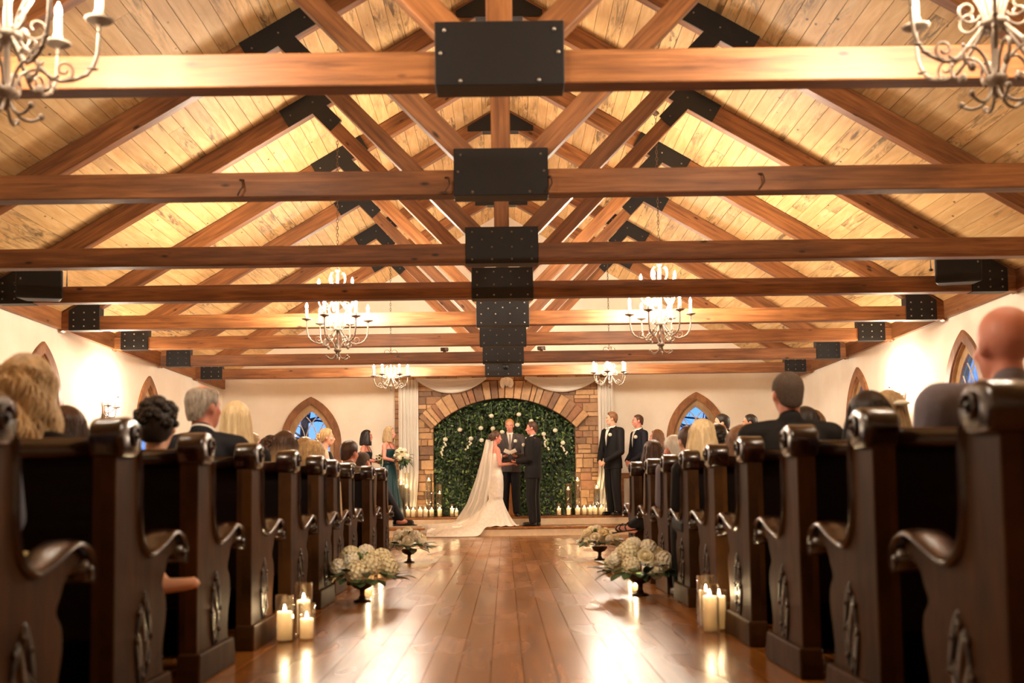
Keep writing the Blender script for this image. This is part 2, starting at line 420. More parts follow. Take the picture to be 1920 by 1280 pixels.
for ti, Y in enumerate(TY):
    t = thing('roof_truss', 'heavy brown timber roof truss with black gusset plates, %s from the viewer toward the altar' % ORD[ti], 'truss', (0, Y, 0), 0, 'timber trusses across the hall')
    beam('tie_beam', (-W+.02, 0, (ZC0+ZC1)/2), (W-.02, 0, (ZC0+ZC1)/2), .135, ZC1-ZC0, t)
    cz = lambda x: 5.0 - SL*(abs(x)-2.03)          # rafter centre line
    for s in (-1, 1):
        beam('rafter', (s*.02, 0, cz(.02)), (s*(W+.02), 0, cz(W+.02)), .12, .20, t)
        beam('strut', (s*.12, 0, 3.0), (s*1.98, 0, 4.93), .11, .145, t)
    obj('king_post', G().box((0, 0, 0), (6.1-ZC1, .12, .135)), M['truss'], t, loc=(0, 0, (6.1+ZC1)/2), rot=(0, PI/2, 0), bevel=.006)
    y0 = -.092
    cp = obj('centre_plate', G().box((0, 0, 0), (.66, .17, .335)), M['steel'], t, loc=(0, 0, 2.999), bevel=.004)
    if ti < 2: pts = [(-.28, .12), (.28, .12), (-.3, 0), (.3, 0), (-.2, -.145), (.2, -.145)]
    else: pts = [(x, z) for x in (-.27, -.09, .09, .27) for z in (.12, -.02, -.13)] + [(-.18, .05), (.18, .05), (0, .06)]
    bolts(cp, pts, -.086)
    for s in (-1, 1):
        # T-shaped plate where the strut meets the rafter
        u = Vector((s*math.cos(ang), -math.sin(ang))); nrm = Vector((-s*math.sin(ang)*1.0, -math.cos(ang)))
        sd = (Vector((s*.12, 3.0)) - Vector((s*1.98, 4.93))).normalized(); sp = Vector((-sd.y, sd.x))
        c = Vector((s*2.03, 5.0))
        g = G()
        g.prism([c+u*.36+nrm*.105, c+u*.36-nrm*.105, c-u*.36-nrm*.105, c-u*.36+nrm*.105], -.076, -.062, 'y')
        g.prism([c+sd*.36+sp*.085, c+sd*.36-sp*.085, c-sd*.02-sp*.085, c-sd*.02+sp*.085], -.075, -.0615, 'y')
        tp = obj('tee_plate', g, M['steel'], t)
        bolts(tp, [tuple(c+u*.28), tuple(c-u*.28), tuple(c+sd*.28), tuple(c)], -.077)
        # heel plate at the wall end
        hp = [(s*5.40, ZC0-.005), (s*5.40, 3.09), (s*5.32, 3.14), (s*5.22, 3.20), (s*5.02, 3.20), (s*5.02, ZC0-.005)]
        h = obj('heel_plate', G().prism(hp, -.085, .07, 'y'), M['steel'], t)
        bolts(h, [(s*x, z) for x in (5.34, 5.21, 5.08) for z in (2.89, 2.97, 3.06)], -.087)
    pk = obj('peak_plate', G().prism([(-.47, 5.93), (.47, 5.93), (.47, cz(.47)+.08), (0, cz(0)+.08), (-.47, cz(.47)+.08)], -.078, .078, 'y'), M['steel'], t)

# iron hooks on the second tie beam
for x, lb in ((-1.81, 'small iron hook on the second tie beam far out on the organ-free left half'), (-.376, ''), (.335, ''), (1.81, '')):
    g = G(); pts = [(0, .0, .06), (0, -.02, .055), (0, -.035, .03)] + [(0, -.035-.02*math.sin(a), .0-.03*(1-math.cos(a))*.9) for a in [i*PI/6 for i in range(7)]]
    pts = [(.018*math.sin(i*.5), p[1], p[2]) for i, p in enumerate(pts)]
    g.tube(pts, .006, 6); g.lathe([(.0, 0), (.018, .0), (.018, .006), (0, .006)], 8, (0, 0, .06))
    nm = {-1.81: 'small iron hook on the second tie beam, furthest left of four', -.376: 'small iron hook just left of the second black centre plate', .335: 'small iron hook just right of the second black centre plate', 1.81: 'small iron hook on the second tie beam, furthest right of four'}[x]
    o = tag(obj('beam_hook', g, M['irond'], None, True, loc=(x, TY[1]-.076, 2.90), ), nm, 'hook', 'hooks on the tie beam')

# ================================================================ PEWS
def arc(cx, cy, r, a0, a1, n): return [(cx+r*math.cos(a0+(a1-a0)*i/n), cy+r*math.sin(a0+(a1-a0)*i/n)) for i in range(n+1)]
def smooth_line(pts, n=4):
    out = []
    for i in range(len(pts)-1):
        p0, p1, p2, p3 = [Vector(pts[max(0, min(len(pts)-1, j))]) for j in (i-1, i, i+1, i+2)]
        for k in range(n):
            t = k/n; out.append(tuple(.5*((2*p1)+(p2-p0)*t+(2*p0-5*p1+4*p2-p3)*t*t+(3*p1-p0-3*p2+p3)*t**3)))
    out.append(tuple(pts[-1])); return out
# profile of the pew end (y from the back edge, z)
top_curve = smooth_line([(.165, .965), (.205, .90), (.212, .80), (.215, .70), (.245, .61), (.32, .565), (.42, .585), (.52, .622), (.60, .632), (.665, .605), (.685, .555), (.672, .515)], 4)
front = smooth_line([(.672, .515), (.645, .535), (.60, .548), (.545, .535), (.515, .49), (.485, .445), (.525, .40), (.53, .33), (.50, .24), (.49, .17), (.515, .10)], 3)
outline = [(0, .10), (0, .93), (.03, 1.0)] + [(.08, 1.012), (.13, 1.0)] + top_curve + front[1:]
def pew_meshes(s):
    """s=+1: the aisle lies toward -x of the pew (right-hand pews); returns dict of meshes; aisle face at x=0, body grows toward +s"""
    d = {}
    d['end_panel'] = G().prism(outline, 0, s*.055, 'x').mesh('end_panel')
    # rounded moulding that follows the S curve and the arm
    g = G(); R = []
    for i, (y, z) in enumerate(top_curve):
        a = top_curve[max(0, i-1)]; b = top_curve[min(len(top_curve)-1, i+1)]; ty, tz = b[0]-a[0], b[1]-a[1]; L = math.hypot(ty, tz); ny, nz = -tz/L, ty/L
        if nz < 0 and i < 8: pass
        ring = []
        wd = .045 + .018*min(1, max(0, (i-14)/14)) 
        for k in range(8):
            q = 2*PI*k/8; ring.append((s*.027+wd*math.cos(q), y+ny*.016*math.sin(q), z+nz*.016*math.sin(q)))
        R.append(ring)
    g.rings(R); d['arm_moulding'] = g.mesh('arm_moulding', True)
    # scroll under the arm tip
    g = G(); g.tube([(s*.027-.05, .655, .553), (s*.027+.05, .655, .553)], .034, 12); g.ell((s*.027-.052, .655, .553), (.012, .018, .018), 8, 6)
    g.ell((s*.027+.052, .655, .553), (.012, .018, .018), 8, 6); d['arm_scroll'] = g.mesh('arm_scroll', True)
    # fat scroll cap on the back
    g = G(); prof = smooth_line([(-.005, .92), (-.02, .97), (.0, 1.015), (.06, 1.035), (.13, 1.028), (.175, 1.0), (.19, .955), (.165, .915), (.12, .90), (.06, .90), (.0, .90)], 3)
    R = []
    for x, k in ((-.024, .80), (-.017, .97), (-.01, 1.0), (.078, 1.0), (.086, .97), (.092, .85)):
        R.append([(s*x, .085+(y-.085)*k, .965+(z-.965)*k) for y, z in prof])
    g.rings(R); d['scroll_cap'] = g.mesh('scroll_cap', True)
    g = G(); x0 = -s*.028
    for r0, zc, yc in ((.042, .968, .10),):
        g.tube([(x0, yc+r*math.cos(a), zc+r*math.sin(a)) for a, r in [(i*.5, .045-.0022*i) for i in range(18)]], .008, 6)
    d['scroll_spiral'] = g.mesh('scroll_spiral', True)
    # carved tracery: three leaf lobes, thin black ovals painting in the shade of slots
    g = G()
    for yc, zc, ry, rz, tl in ((.27, .33, .028, .085, .35), (.31, .25, .026, .075, -.3), (.24, .24, .026, .08, .25), (.285, .405, .018, .045, 0), (.27, .16, .02, .05, 0)):
        g.ell((0, 0, 0), (.008, ry*.8, rz*.9), 10, 8, Matrix.Translation((0, yc, zc)) @ Matrix.Rotation(tl, 4, 'X'))
    for i in range(9):
        a = i/8*2*PI; g.ell((-s*.004, .268+.066*math.cos(a), .275+.13*math.sin(a)), (.010, .011, .014), 8, 6)
    d['carving'] = g.mesh('carving', True)
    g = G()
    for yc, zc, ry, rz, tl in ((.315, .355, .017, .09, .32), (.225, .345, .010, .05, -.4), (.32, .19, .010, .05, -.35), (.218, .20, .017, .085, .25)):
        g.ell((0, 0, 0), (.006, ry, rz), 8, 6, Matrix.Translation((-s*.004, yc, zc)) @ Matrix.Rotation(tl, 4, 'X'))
    d['slot_shade'] = g.mesh('slot_shade', True)
    g = G(); g.prism([(-.03, 0), (.56, 0), (.56, .055), (.545, .075), (.54, .105), (.53, .125), (-.02, .125), (-.025, .1), (-.03, .06)], -s*.02, s*.075, 'x'); d['plinth'] = g.mesh('plinth')
    L = 3.35
    g = G(); g.prism([(.05, .30), (.085, .30), (.115, .93), (.08, .93)], s*.05, s*L, 'x'); d['back_panel'] = g.mesh('back_panel')
    g = G(); g.prism(smooth_line([(.04, .90), (.035, .94), (.06, .965), (.11, .968), (.135, .95), (.13, .915), (.12, .90), (.04, .90)], 2)[:-1], s*.05, s*L, 'x'); d['top_rail'] = g.mesh('top_rail', True)
    g = G(); g.prism([(.085, .41), (.50, .44), (.52, .435), (.52, .405), (.50, .40), (.085, .37)], s*.05, s*L, 'x'); d['seat'] = g.mesh('seat')
    g = G(); g.prism([(.0, .10), (.0, .94), (.05, .95), (.06, .5), (.06, .10)], s*.05, s*.075, 'x'); d['back_post'] = g.mesh('back_post')
    g = G(); g.prism([(.45, .05), (.475, .05), (.475, .40), (.45, .40)], s*.05, s*L, 'x'); d['apron'] = g.mesh('apron')
    g = G(); g.prism([(0, 0), (.54, 0), (.52, .44), (.5, .60), (.25, .62), (.14, .95), (.02, .96)], s*L, s*(L+.05), 'x'); d['wall_end_panel'] = g.mesh('wall_end_panel')
    mm = {'back_panel': 'pewpanel', 'apron': 'pewpanel', 'slot_shade': 'black', 'scroll_cap': 'pewgloss', 'arm_moulding': 'pewgloss', 'arm_scroll': 'pewgloss', 'carving': 'pewgloss', 'scroll_spiral': 'pewgloss', 'top_rail': 'pewgloss'}
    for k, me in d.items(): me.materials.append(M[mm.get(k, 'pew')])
    return d
PM = {1: pew_meshes(1), -1: pew_meshes(-1)}
PEWL = [2.72+.937*i-.17 for i in range(10)]
PEWR = [2.75+.90*i-.17 for i in range(9)]
LX = [1.27, 1.27, 1.27, 1.27, 1.26, 1.26, 1.31, 1.33, 1.27, 1.25]
RXs = [1.20, 1.20, 1.20, 1.20, 1.21, 1.21, 1.21, 1.21, 1.18]
ORDP = ['nearest the viewer'] + ['%s row from viewer' % q for q in ('second', 'third', 'fourth', 'fifth', 'sixth', 'seventh', 'eighth', 'ninth')] + ['tenth row, closest to altar']
for s, ys, xs in ((-1, PEWL, LX), (1, PEWR, RXs)):
    for i, y in enumerate(ys):
        row = ORDP[i] if not (s > 0 and i == 8) else 'ninth row, closest to altar'
        t = thing('church_pew', 'dark mahogany pew with scrolled carved end %s of the aisle, %s' % ('left' if s < 0 else 'right', row), 'pew', (s*xs[i], y, 0), random.uniform(-.008, .008), 'pews along the aisle')
        for k, me in PM[s].items():
            o = link(k, me, t)
            if k in ('end_panel', 'plinth', 'back_panel', 'seat'):
                b = o.modifiers.new('edge', 'BEVEL'); b.width = .008; b.segments = 2; b.limit_method = 'ANGLE'; b.angle_limit = .7

# ================================================================ CHANDELIERS, SCONCES
def spiral(c, r0, r1, a0, a1, n, ax, up):
    """flat scroll in the plane of unit vectors ax (horizontal) and up"""
    c = Vector(c)
    return [c + (ax*math.cos(a0+(a1-a0)*i/n) + up*math.sin(a0+(a1-a0)*i/n))*(r0+(r1-r0)*i/n) for i in range(n+1)]
UPV = Vector((0, 0, 1))
bulb_me = G().lathe([(.004, 0), (.012, .008), (.0155, .022), (.013, .038), (.007, .054), (.002, .066)], 7).mesh('bulb', True); bulb_me.materials.append(M['bulb'])
sleeve_me = G().lathe([(.0, 0), (.028, .0), (.029, .012), (.021, .018), (.018, .03), (.023, .042), (.017, .048), (.017, .125), (.011, .13), (0, .13)], 12).mesh('candle_sleeve', True); sleeve_me.materials.append(M['white_frame'])
pan_me = G().lathe([(.004, -.05), (.009, -.035), (.007, -.02), (.02, -.008), (.05, .002), (.062, .012), (.056, .012), (.02, .002), (0, .002)], 14).mesh('drip_pan', True); pan_me.materials.append(M['iron'])
def arm_mesh(R, zpan, r_in, z_in, dip, leaf):
    """arm in the x-z plane from the hub (r_in,z_in) out and up to the pan (R,zpan)"""
    p = smooth_line([(r_in, z_in), (r_in+.04, z_in-.05), (r_in+(R-r_in)*.45, z_in-dip), (R*.82, z_in-dip*.86), (R*.97, z_in-dip*.35), (R, zpan-.05)], 6)
    g = G(); g.tube([(x, 0, z) for x, z in p], .0085, 6)
    xa = Vector((1, 0, 0))
    g.tube(spiral((R*.62, 0, z_in-dip+.045), .042, .012, -PI/2, PI*1.9, 18, xa, UPV), .006, 5)
    g.tube(spiral((r_in+.075, 0, z_in+.05), .055, .014, -PI*.9, PI*1.3, 18, xa, UPV), .006, 5)
    if leaf:
        for i, t in enumerate((9, 12, 15, 18, 21)):
            x, z = p[t]; g.ell((0, 0, 0), (.024, .012, .007), 8, 6, Matrix.Translation((x+.008, 0, z+.006)) @ Matrix.Rotation(-1.0+.25*i, 4, 'Y'))
    return g.mesh('arm', True)
A_low = arm_mesh(.355, .43, .035, .32, .16, True); A_up = arm_mesh(.215, .72, .03, .66, .10, False); A_far = arm_mesh(.285, .20, .03, .17, .16, True)
for me in (A_low, A_up, A_far): me.materials.append(M['iron'])
def curl_mesh():
    g = G(); p = smooth_line([(.02, .05), (.03, .02), (.06, -.015), (.10, -.02), (.135, .0)], 5); g.tube([(x, 0, z) for x, z in p], .007, 6)
    g.ell((.139, 0, .006), (.014, .014, .014), 8, 6); return g.mesh('finial_curl', True)
def scroll_low():
    g = G(); p = smooth_line([(.03, .10), (.06, .17), (.12, .205), (.17, .18), (.165, .135), (.135, .125)], 5); g.tube([(x, 0, z) for x, z in p], .007, 6)
    g.ell((.13, 0, .12), (.02, .014, .022), 8, 6); return g.mesh('lower_scroll', True)
CURL = curl_mesh(); SCRL = scroll_low()
for me in (CURL, SCRL): me.materials.append(M['iron'])
def crown_strap(z0, z1, r0, r1):
    g = G(); p = smooth_line([(r0, z0), (r0+.02, z0+(z1-z0)*.25), (r1, z0+(z1-z0)*.72), (r1*.9, z1), (r1*.6, z1+.01)], 6); g.tube([(x, 0, z) for x, z in p], .008, 6); return g.mesh('crown_strap', True)
ST1 = crown_strap(.33, .62, .03, .11); ST2 = crown_strap(.68, .98, .02, .10); ST3 = crown_strap(.18, .36, .02, .09)
for me in (ST1, ST2, ST3): me.materials.append(M['iron'])
def chain(parent, z0, z1):
    g = G(); n = int((z1-z0)/.042)
    for i in range(n):
        z = z0+(i+.5)*(z1-z0)/n; a = Vector((1, 0, 0)) if i % 2 else Vector((0, 1, 0))
        pts = [Vector((0, 0, z)) + a*.012*math.cos(q) + UPV*.026*math.sin(q) for q in [2*PI*k/8 for k in range(9)]]
        g.tube(pts, .0035, 4, False)
    obj('chain', g, M['irond'], parent)
bulb_soft_me = bulb_me.copy(); bulb_soft_me.materials.clear(); bulb_soft_me.materials.append(M['bulb_soft'])
def candle_arm(parent, me, a, R, zpan, bm_=None):
    o = link('arm', me, parent, rot=(0, 0, a))
    link('drip_pan', pan_me, o, (R, 0, zpan)); link('candle_sleeve', sleeve_me, o, (R, 0, zpan+.002))
    link('bulb', bm_ or bulb_me, o, (R, 0, zpan+.132))
def big_chandelier(x, y, zb, label, rz, bm_=None):
    t = thing('chandelier', label, 'chandelier', (x, y, zb), rz, 'two-tier iron chandeliers')
    g = G(); g.lathe([(0, .0), (.012, .01), (.02, .03), (.014, .05), (.03, .06), (.045, .075), (.045, .095), (.025, .105), (.016, .13), (.014, .28), (.02, .30), (.055, .31), (.06, .33), (.03, .345), (.016, .36), (.013, .6), (.02, .64), (.045, .655), (.045, .67), (.018, .69), (.012, .75), (.01, 1.0), (.03, 1.01), (.03, 1.03), (.0, 1.05)], 12)
    obj('column', g, M['iron'], t, True)
    for i in range(6):
        a = i*PI/3
        candle_arm(t, A_low, a, .355, .43, bm_); link('finial_curl', CURL, t, rot=(0, 0, a+.3)); link('lower_scroll', SCRL, t, rot=(0, 0, a+.3))
        link('crown_strap', ST1, t, rot=(0, 0, a+PI/6)); link('crown_strap', ST2, t, rot=(0, 0, a+PI/6))
    for i in range(5): candle_arm(t, A_up, i*2*PI/5+.5, .215, .72, bm_)
    chain(t, 1.04, deck(x)-zb)
    obj('canopy', G().lathe([(0, -.05), (.02, -.045), (.05, -.02), (.055, 0), (0, 0)], 12, (0, 0, deck(x)-zb)), M['irond'], t, True)
def small_chandelier(x, y, zb, label, rz):
    t = thing('chandelier', label, 'chandelier', (x, y, zb), rz, 'single-tier iron chandeliers')
    obj('column', G().lathe([(0, -.05), (.012, -.045), (.02, -.02), (.01, .0), (.03, .02), (.03, .04), (.014, .06), (.012, .15), (.045, .165), (.045, .18), (.015, .2), (.01, .6), (.0, .62)], 12), M['iron'], t, True)
    for i in range(6):
        candle_arm(t, A_far, i*PI/3, .285, .20); link('crown_strap', ST3, t, rot=(0, 0, i*PI/3+PI/6))
    for i in range(4):
        ax = Vector((math.cos(i*PI/2), math.sin(i*PI/2), 0)); g = G(); g.tube(spiral((ax.x*.07, ax.y*.07, .6), .06, .015, PI, -PI*.9, 16, ax, UPV), .006, 5); obj('top_scroll', g, M['irond'], t, True)
    chain(t, .6, deck(x)-zb)
    obj('canopy', G().lathe([(0, -.05), (.02, -.045), (.05, -.02), (.055, 0), (0, 0)], 12, (0, 0, deck(x)-zb)), M['irond'], t, True)
big_chandelier(-2.04, 4.30, 2.36, 'two-tier iron chandelier cut off by the upper left corner', .35, bulb_soft_me)
big_chandelier(2.05, 4.30, 2.36, 'two-tier iron chandelier cut off by the upper right corner', .1, bulb_soft_me)
big_chandelier(-1.93, 12.35, 2.36, 'two-tier iron chandelier hanging left of the aisle midway down the hall', .25)
big_chandelier(1.84, 12.35, 2.38, 'two-tier iron chandelier hanging right of the aisle midway down the hall', 0)
small_chandelier(-1.91, 18.0, 2.55, 'small iron chandelier above the left end of the stone arch', .1)
small_chandelier(1.8, 18.0, 2.55, 'small iron chandelier above the right end of the stone arch', .3)
def sconce(s, y, label):
    t = thing('wall_sconce', label, 'sconce', (s*(W-.012), y, 1.98), PI/2 if s < 0 else -PI/2, 'iron wall sconces')   # local -y points into the room
    obj('backplate', G().prism(smooth_line([(0, -.16), (.05, -.08), (.04, 0), (.06, .1), (0, .2), (-.06, .1), (-.04, 0), (-.05, -.08), (0, -.16)], 3)[:-1], -.012, .0, 'y'), M['irond'], t)
    for i, (dx, dz, dy) in enumerate(((-.15, .02, -.12), (.0, .15, -.16), (.15, .02, -.12))):
        pts = smooth_line([(0, -.01), (.3, -.10), (.75, -.12), (1.0, -.04)], 5)
        g = G(); g.tube([(dx*u, dy*min(1, u*1.2), w+dz*u) for u, w in pts], .006, 6)
        g.tube(spiral((dx*.4, dy*.45, -.14), .045, .012, 0, PI*2.3, 16, Vector((1, 0, 0)), UPV), .005, 5)
        a = obj('arm', g, M['irond'], t, True)
        e = (dx, dy, -.04+dz+.05)
        o = link('drip_pan', pan_me, a, e); link('candle_sleeve', sleeve_me, a, e); link('bulb', bulb_me, a, (e[0], e[1], e[2]+.13))
sconce(-1, 14.7, 'iron candle sconce glowing on the left plaster wall'); sconce(1, 14.7, 'iron candle sconce glowing on the right plaster wall')
# loudspeakers hung from the fourth truss
def speaker(x, z, rz, label):
    t = thing('loudspeaker', label, 'speaker', (x, TY[3]-.30, z), rz, 'loudspeakers on the fourth tie beam')
    obj('cabinet', G().prism([(-.235, -.11), (.235, -.11), (.17, .11), (-.17, .11)], -.15, .15, 'z'), M['black'], t, bevel=.02, seg=3)
    obj('grille', G().box((0, -.113, 0), (.43, .012, .265)), M['grille'], t, bevel=.012, seg=2)
    g = G(); g.tube([(-.25, .0, .0), (-.25, 0, .175), (.25, 0, .175), (.25, 0, 0)], .008, 4); g.lathe([(0, 0), (.02, 0), (.02, .02), (0, .02)], 8, (-.25, 0, 0)); g.tube([(0, 0, .175), (0, .2, .2)], .014, 6); obj('bracket', g, M['black'], t)
    obj('logo_badge', G().box((-.18 if x < 0 else .19, -.121, .05), (.015, .004, .02)), M['bolt'], t)
speaker(-4.83, 2.985, .22, 'black loudspeaker hung at the left end of a tie beam'); speaker(4.76, 3.035, -.22, 'black loudspeaker hung at the right end of a tie beam')
o = tag(obj('dome_camera', G().lathe([(0, -.06), (.035, -.045), (.05, -.01), (.052, .0), (.06, .005), (.06, .02), (0, .02)], 14), M['black'], None, True, loc=(.04, TY[7]-.106, 3.0), rot=(-PI/2, 0, 0)), 'small black dome camera on the last centre plate', 'camera')
for x, s_ in ((-.95, 'left'), (.62, 'right')):
    t = thing('spotlight_box', 'little grey fixture sitting on the seventh tie beam, %s of centre' % s_, 'light fixture', (x, TY[6], ZC1), .2 if x < 0 else -.2, 'fixtures on the tie beam')
    obj('housing', G().box((0, 0, .05), (.13, .09, .055)), M['irond'], t, bevel=.006); obj('foot', G().box((0, 0, .011), (.05, .05, .022)), M['irond'], t); obj('lens', G().lathe([(0, 0), (.03, 0), (.03, .01), (0, .01)], 10, (0, 0, 0)), M['bolt'], t, loc=(.03, -.046, .05), rot=(PI/2, 0, 0))

# ================================================================ STONE ARCH, LEAF WALL, DRAPES
def stone_mat():
    k = N('ledge_stone'); k.set(Roughness=.85)
    oi = k.n('ShaderNodeObjectInfo'); r = k.ramp(oi.outputs['Random'], [(0, srgb(122, 98, 80)), (.14, srgb(146, 116, 90)), (.3, srgb(180, 148, 112)), (.5, srgb(162, 130, 98)), (.68, srgb(192, 162, 126)), (.84, srgb(148, 110, 84)), (.96, srgb(172, 146, 116))])
    k.t.nodes[-1].color_ramp.interpolation = 'CONSTANT'
    n1 = k.noise(k.coords((1, 1, 1)), 14, 6, .65); c = k.mix(.35, r, k.ramp(n1, [(.3, srgb(96, 70, 50)), (.7, srgb(222, 184, 138))]), 'OVERLAY')
    k.color(c); k.bump(n1, .6, .02); return k.m
M['stone'] = stone_mat()
M['mortar'] = plain('mortar', srgb(120, 92, 66), .9, 0, .4, 40)
sa = thing('stone_arch', 'tan ledgestone arch framing the leaf wall behind the couple', 'arch', (0, 20.47, .315))
AR, AZ, AH = 1.957, .623-.315, 1.36
inner = [(-AH, 0)] + [(AR*math.sin(a), AZ+AR*math.cos(a)) for a in [-.768+1.536*i/24 for i in range(25)]] + [(AH, 0)]
outer_ = [(-2.1, 0)] + [(-2.1+4.2*i/24, 2.73) for i in range(25)] + [(2.1, 0)]
g = G(); g.strip(inner, outer_, 0, .47, 'y'); obj('backing', g, M['mortar'], sa)
def stone(x0, x1, z0, z1, dep):
    g = G(); w, h = x1-x0, z1-z0; j = lambda: random.uniform(-.006, .006)
    P = [(-w/2+j(), -h/2+j()), (w/2+j(), -h/2+j()), (w/2+j(), h/2+j()), (-w/2+j(), h/2+j())]
    g.prism(P, -dep, .012, 'y'); obj('stone', g, M['stone'], sa, loc=((x0+x1)/2, 0, (z0+z1)/2), bevel=.009)
rs = random.Random(11)
def open_at(x, z): return abs(x) < AH-.005 and (z < AZ or x*x+(z-AZ)**2 < (AR-.005)**2 or z < 1.0)
z = 0.0
while z < 2.68:
    h = rs.choice((.09, .11, .13, .15, .18)); h = min(h, 2.73-z)
    for a, b in ((-2.1, 0.0), (0.0, 2.1)):
        x = a
        while x < b-.02:
            w = rs.choice((.13, .2, .25, .3, .36))
            if b-x-w < .12: w = b-x
            # split stones that would cross into the opening
            x1 = x+w; zc = z+h/2
            lim = AH if zc < 1.72 else (math.sqrt(max(0, AR**2-(zc-AZ)**2)) if zc < AZ+AR else 0)
            if x < -lim < x1 and lim > 0: x1 = -lim
            if x < lim < x1 and lim > 0: stx = lim
            else: stx = x
            if x1-stx > .05 and not any(open_at(px, pz) for px in (stx+.012, x1-.012) for pz in (z+.01, z+h-.02)):
                if w > .24 and h > .14 and rs.random() < .4:
                    stone(stx+.005, x1-.005, z+.004, z+h/2-.004, rs.uniform(.012, .035)); stone(stx+.005, x1-.005, z+h/2+.004, z+h-.004, rs.uniform(.012, .035))
                else: stone(stx+.005, x1-.005, z+.005, z+h-.005, rs.uniform(.01, .035))
            x = x1 if x1 > x else x+w
    z += h
a = -.80
while a < .80:
    da = rs.choice((.045, .06, .07, .085)); b = min(a+da, .80); ro = AR+.33
    P = [(r*math.sin(t), AZ+r*math.cos(t)) for r, t in ((AR-.01, a+.003), (ro+rs.uniform(-.015, .01), a+.003), (ro+rs.uniform(-.015, .01), b-.003), (AR-.01, b-.003))]
    cx, cz_ = sum(p[0] for p in P)/4, sum(p[1] for p in P)/4
    obj('voussoir', G().prism([(p[0]-cx, p[1]-cz_) for p in P], -.06-rs.uniform(0, .02), .012, 'y'), M['stone'], sa, loc=(cx, 0, cz_), bevel=.008)
    a = b
def leaf_mat(name, a, b, c):
    k = N(name); k.set(Roughness=.42); ge = k.n('ShaderNodeNewGeometry')
    k.color(k.ramp(ge.outputs['Random Per Island'], [(0, a), (.5, b), (.85, b), (1, c)])); k.b.inputs['Transmission Weight'].default_value = 0
    return k.m
M['leafwall'] = leaf_mat('wall_leaf', srgb(14, 26, 11), srgb(44, 68, 28), srgb(128, 150, 76))
M['leaf'] = leaf_mat('arrangement_leaf', srgb(30, 52, 32), srgb(66, 92, 58), srgb(120, 140, 86))
M['leafdark'] = plain('dark_leaf', srgb(34, 52, 32), .4)
M['petal'] = plain('white_petal', srgb(246, 238, 216), .65, vary=.04)
M['petalcream'] = plain('cream_petal', srgb(240, 228, 190), .65, vary=.05)
M['stem'] = plain('green_stem', srgb(92, 116, 52), .6)
M['bronze'] = plain('bronze_compote', srgb(70, 48, 34), .35, .6)
lw = thing('greenery_backdrop', 'dense green leaf wall filling the stone arch', 'leaf wall', (0, 20.72, .315))
obj('panel', G().prism([(p[0]*1.0, p[1]) for p in inner], .02, .06, 'y'), M['leafdark'], lw)
rl = random.Random(5); V_, F_ = [], []
def leaf_pts(c, d, s, nrm, L, wd, bend):
    p0 = c; p3 = c+d*L+nrm*bend*L*.4; m1 = c+d*L*.45+nrm*bend*L*.25
    return [p0, m1+s*wd, p3, m1-s*wd, c+d*L*.5+nrm*(bend*.25*L-.006)]
cnt = 0
while cnt < 6500:
    x = rl.uniform(-AH+.01, AH-.01); z = rl.uniform(0.02, 2.26)
    if not (z < 1.70 or x*x+(z-AZ)**2 < (AR-.02)**2): continue
    c = Vector((x, rl.uniform(-.24, .0), z)); th = rl.gauss(-PI/2, 1.0); d = Vector((math.cos(th), -rl.uniform(.0, .7), math.sin(th))).normalized()
    nrm = Vector((rl.gauss(0, .3), -1, rl.gauss(.25, .3))).normalized(); sd = d.cross(nrm).normalized()
    P = leaf_pts(c, d, sd, nrm, rl.uniform(.05, .10), rl.uniform(.014, .026), rl.uniform(-.5, .6)); o = len(V_); V_ += [tuple(p) for p in P]
    F_ += [(o, o+1, o+4), (o+1, o+2, o+4), (o+2, o+3, o+4), (o+3, o, o+4)]; cnt += 1
me = bpy.data.meshes.new('foliage'); me.from_pydata(V_, [], F_); me.materials.append(M['leafwall'])
o = link('foliage', me, lw); o['kind'] = 'stuff'

def blossom_mesh(name, n, R, pr, mat, seed, squash=.85):
    r = random.Random(seed); g = G(); g.ell((0, 0, 0), (R*.78, R*.78, R*.7*squash), 10, 7)
    for i in range(n):
        zz = 1-2*(i+.5)/n; ph = i*2.39996; q = math.sqrt(1-zz*zz); d = Vector((q*math.cos(ph), q*math.sin(ph), zz)); 
        t = Vector((0, 0, 1)).cross(d); t = t.normalized() if t.length > .05 else Vector((1, 0, 0)); b = d.cross(t); sp = r.uniform(0, PI)
        e1, e2 = t*math.cos(sp)+b*math.sin(sp), b*math.cos(sp)-t*math.sin(sp)
        c = Vector((d.x*R*.82, d.y*R*.82, d.z*R*.8*squash)); P = [c, c+e1*pr+d*pr*.55, c+e2*pr*.9+d*pr*.35, c-e1*pr+d*pr*.55, c-e2*pr*.9+d*pr*.35]
        g.add(P, [(0, 1, 2), (0, 2, 3), (0, 3, 4), (0, 4, 1)])
    me = g.mesh(name, True); me.materials.append(mat); return me
def rose_mesh(name, R, mat, seed):
    r = random.Random(seed); g = G(); g.ell((0, 0, .0), (R*.45, R*.45, R*.55), 8, 6)
    for ringn, (cnt_, rad, lean, hh) in enumerate(((4, .4, .1, .75), (5, .62, .35, .7), (6, .85, .75, .55))):
        for i in range(cnt_):
            a = 2*PI*i/cnt_+ringn*.5; rows = []
            for u in (0, .35, .7, 1.0):
                row = []
                for w in (-1, -.5, 0, .5, 1):
                    aa = a+w*(PI/cnt_)*1.15; rr = R*(rad*(.35+.65*u**.7)+lean*.3*u*u); row.append((rr*math.cos(aa), rr*math.sin(aa), R*(-.45+hh*1.3*u-.25*lean*u*u-.12*abs(w)*u)))
                rows.append(row)
            g.rings(rows, False, False)
    me = g.mesh(name, True); me.materials.append(mat); return me
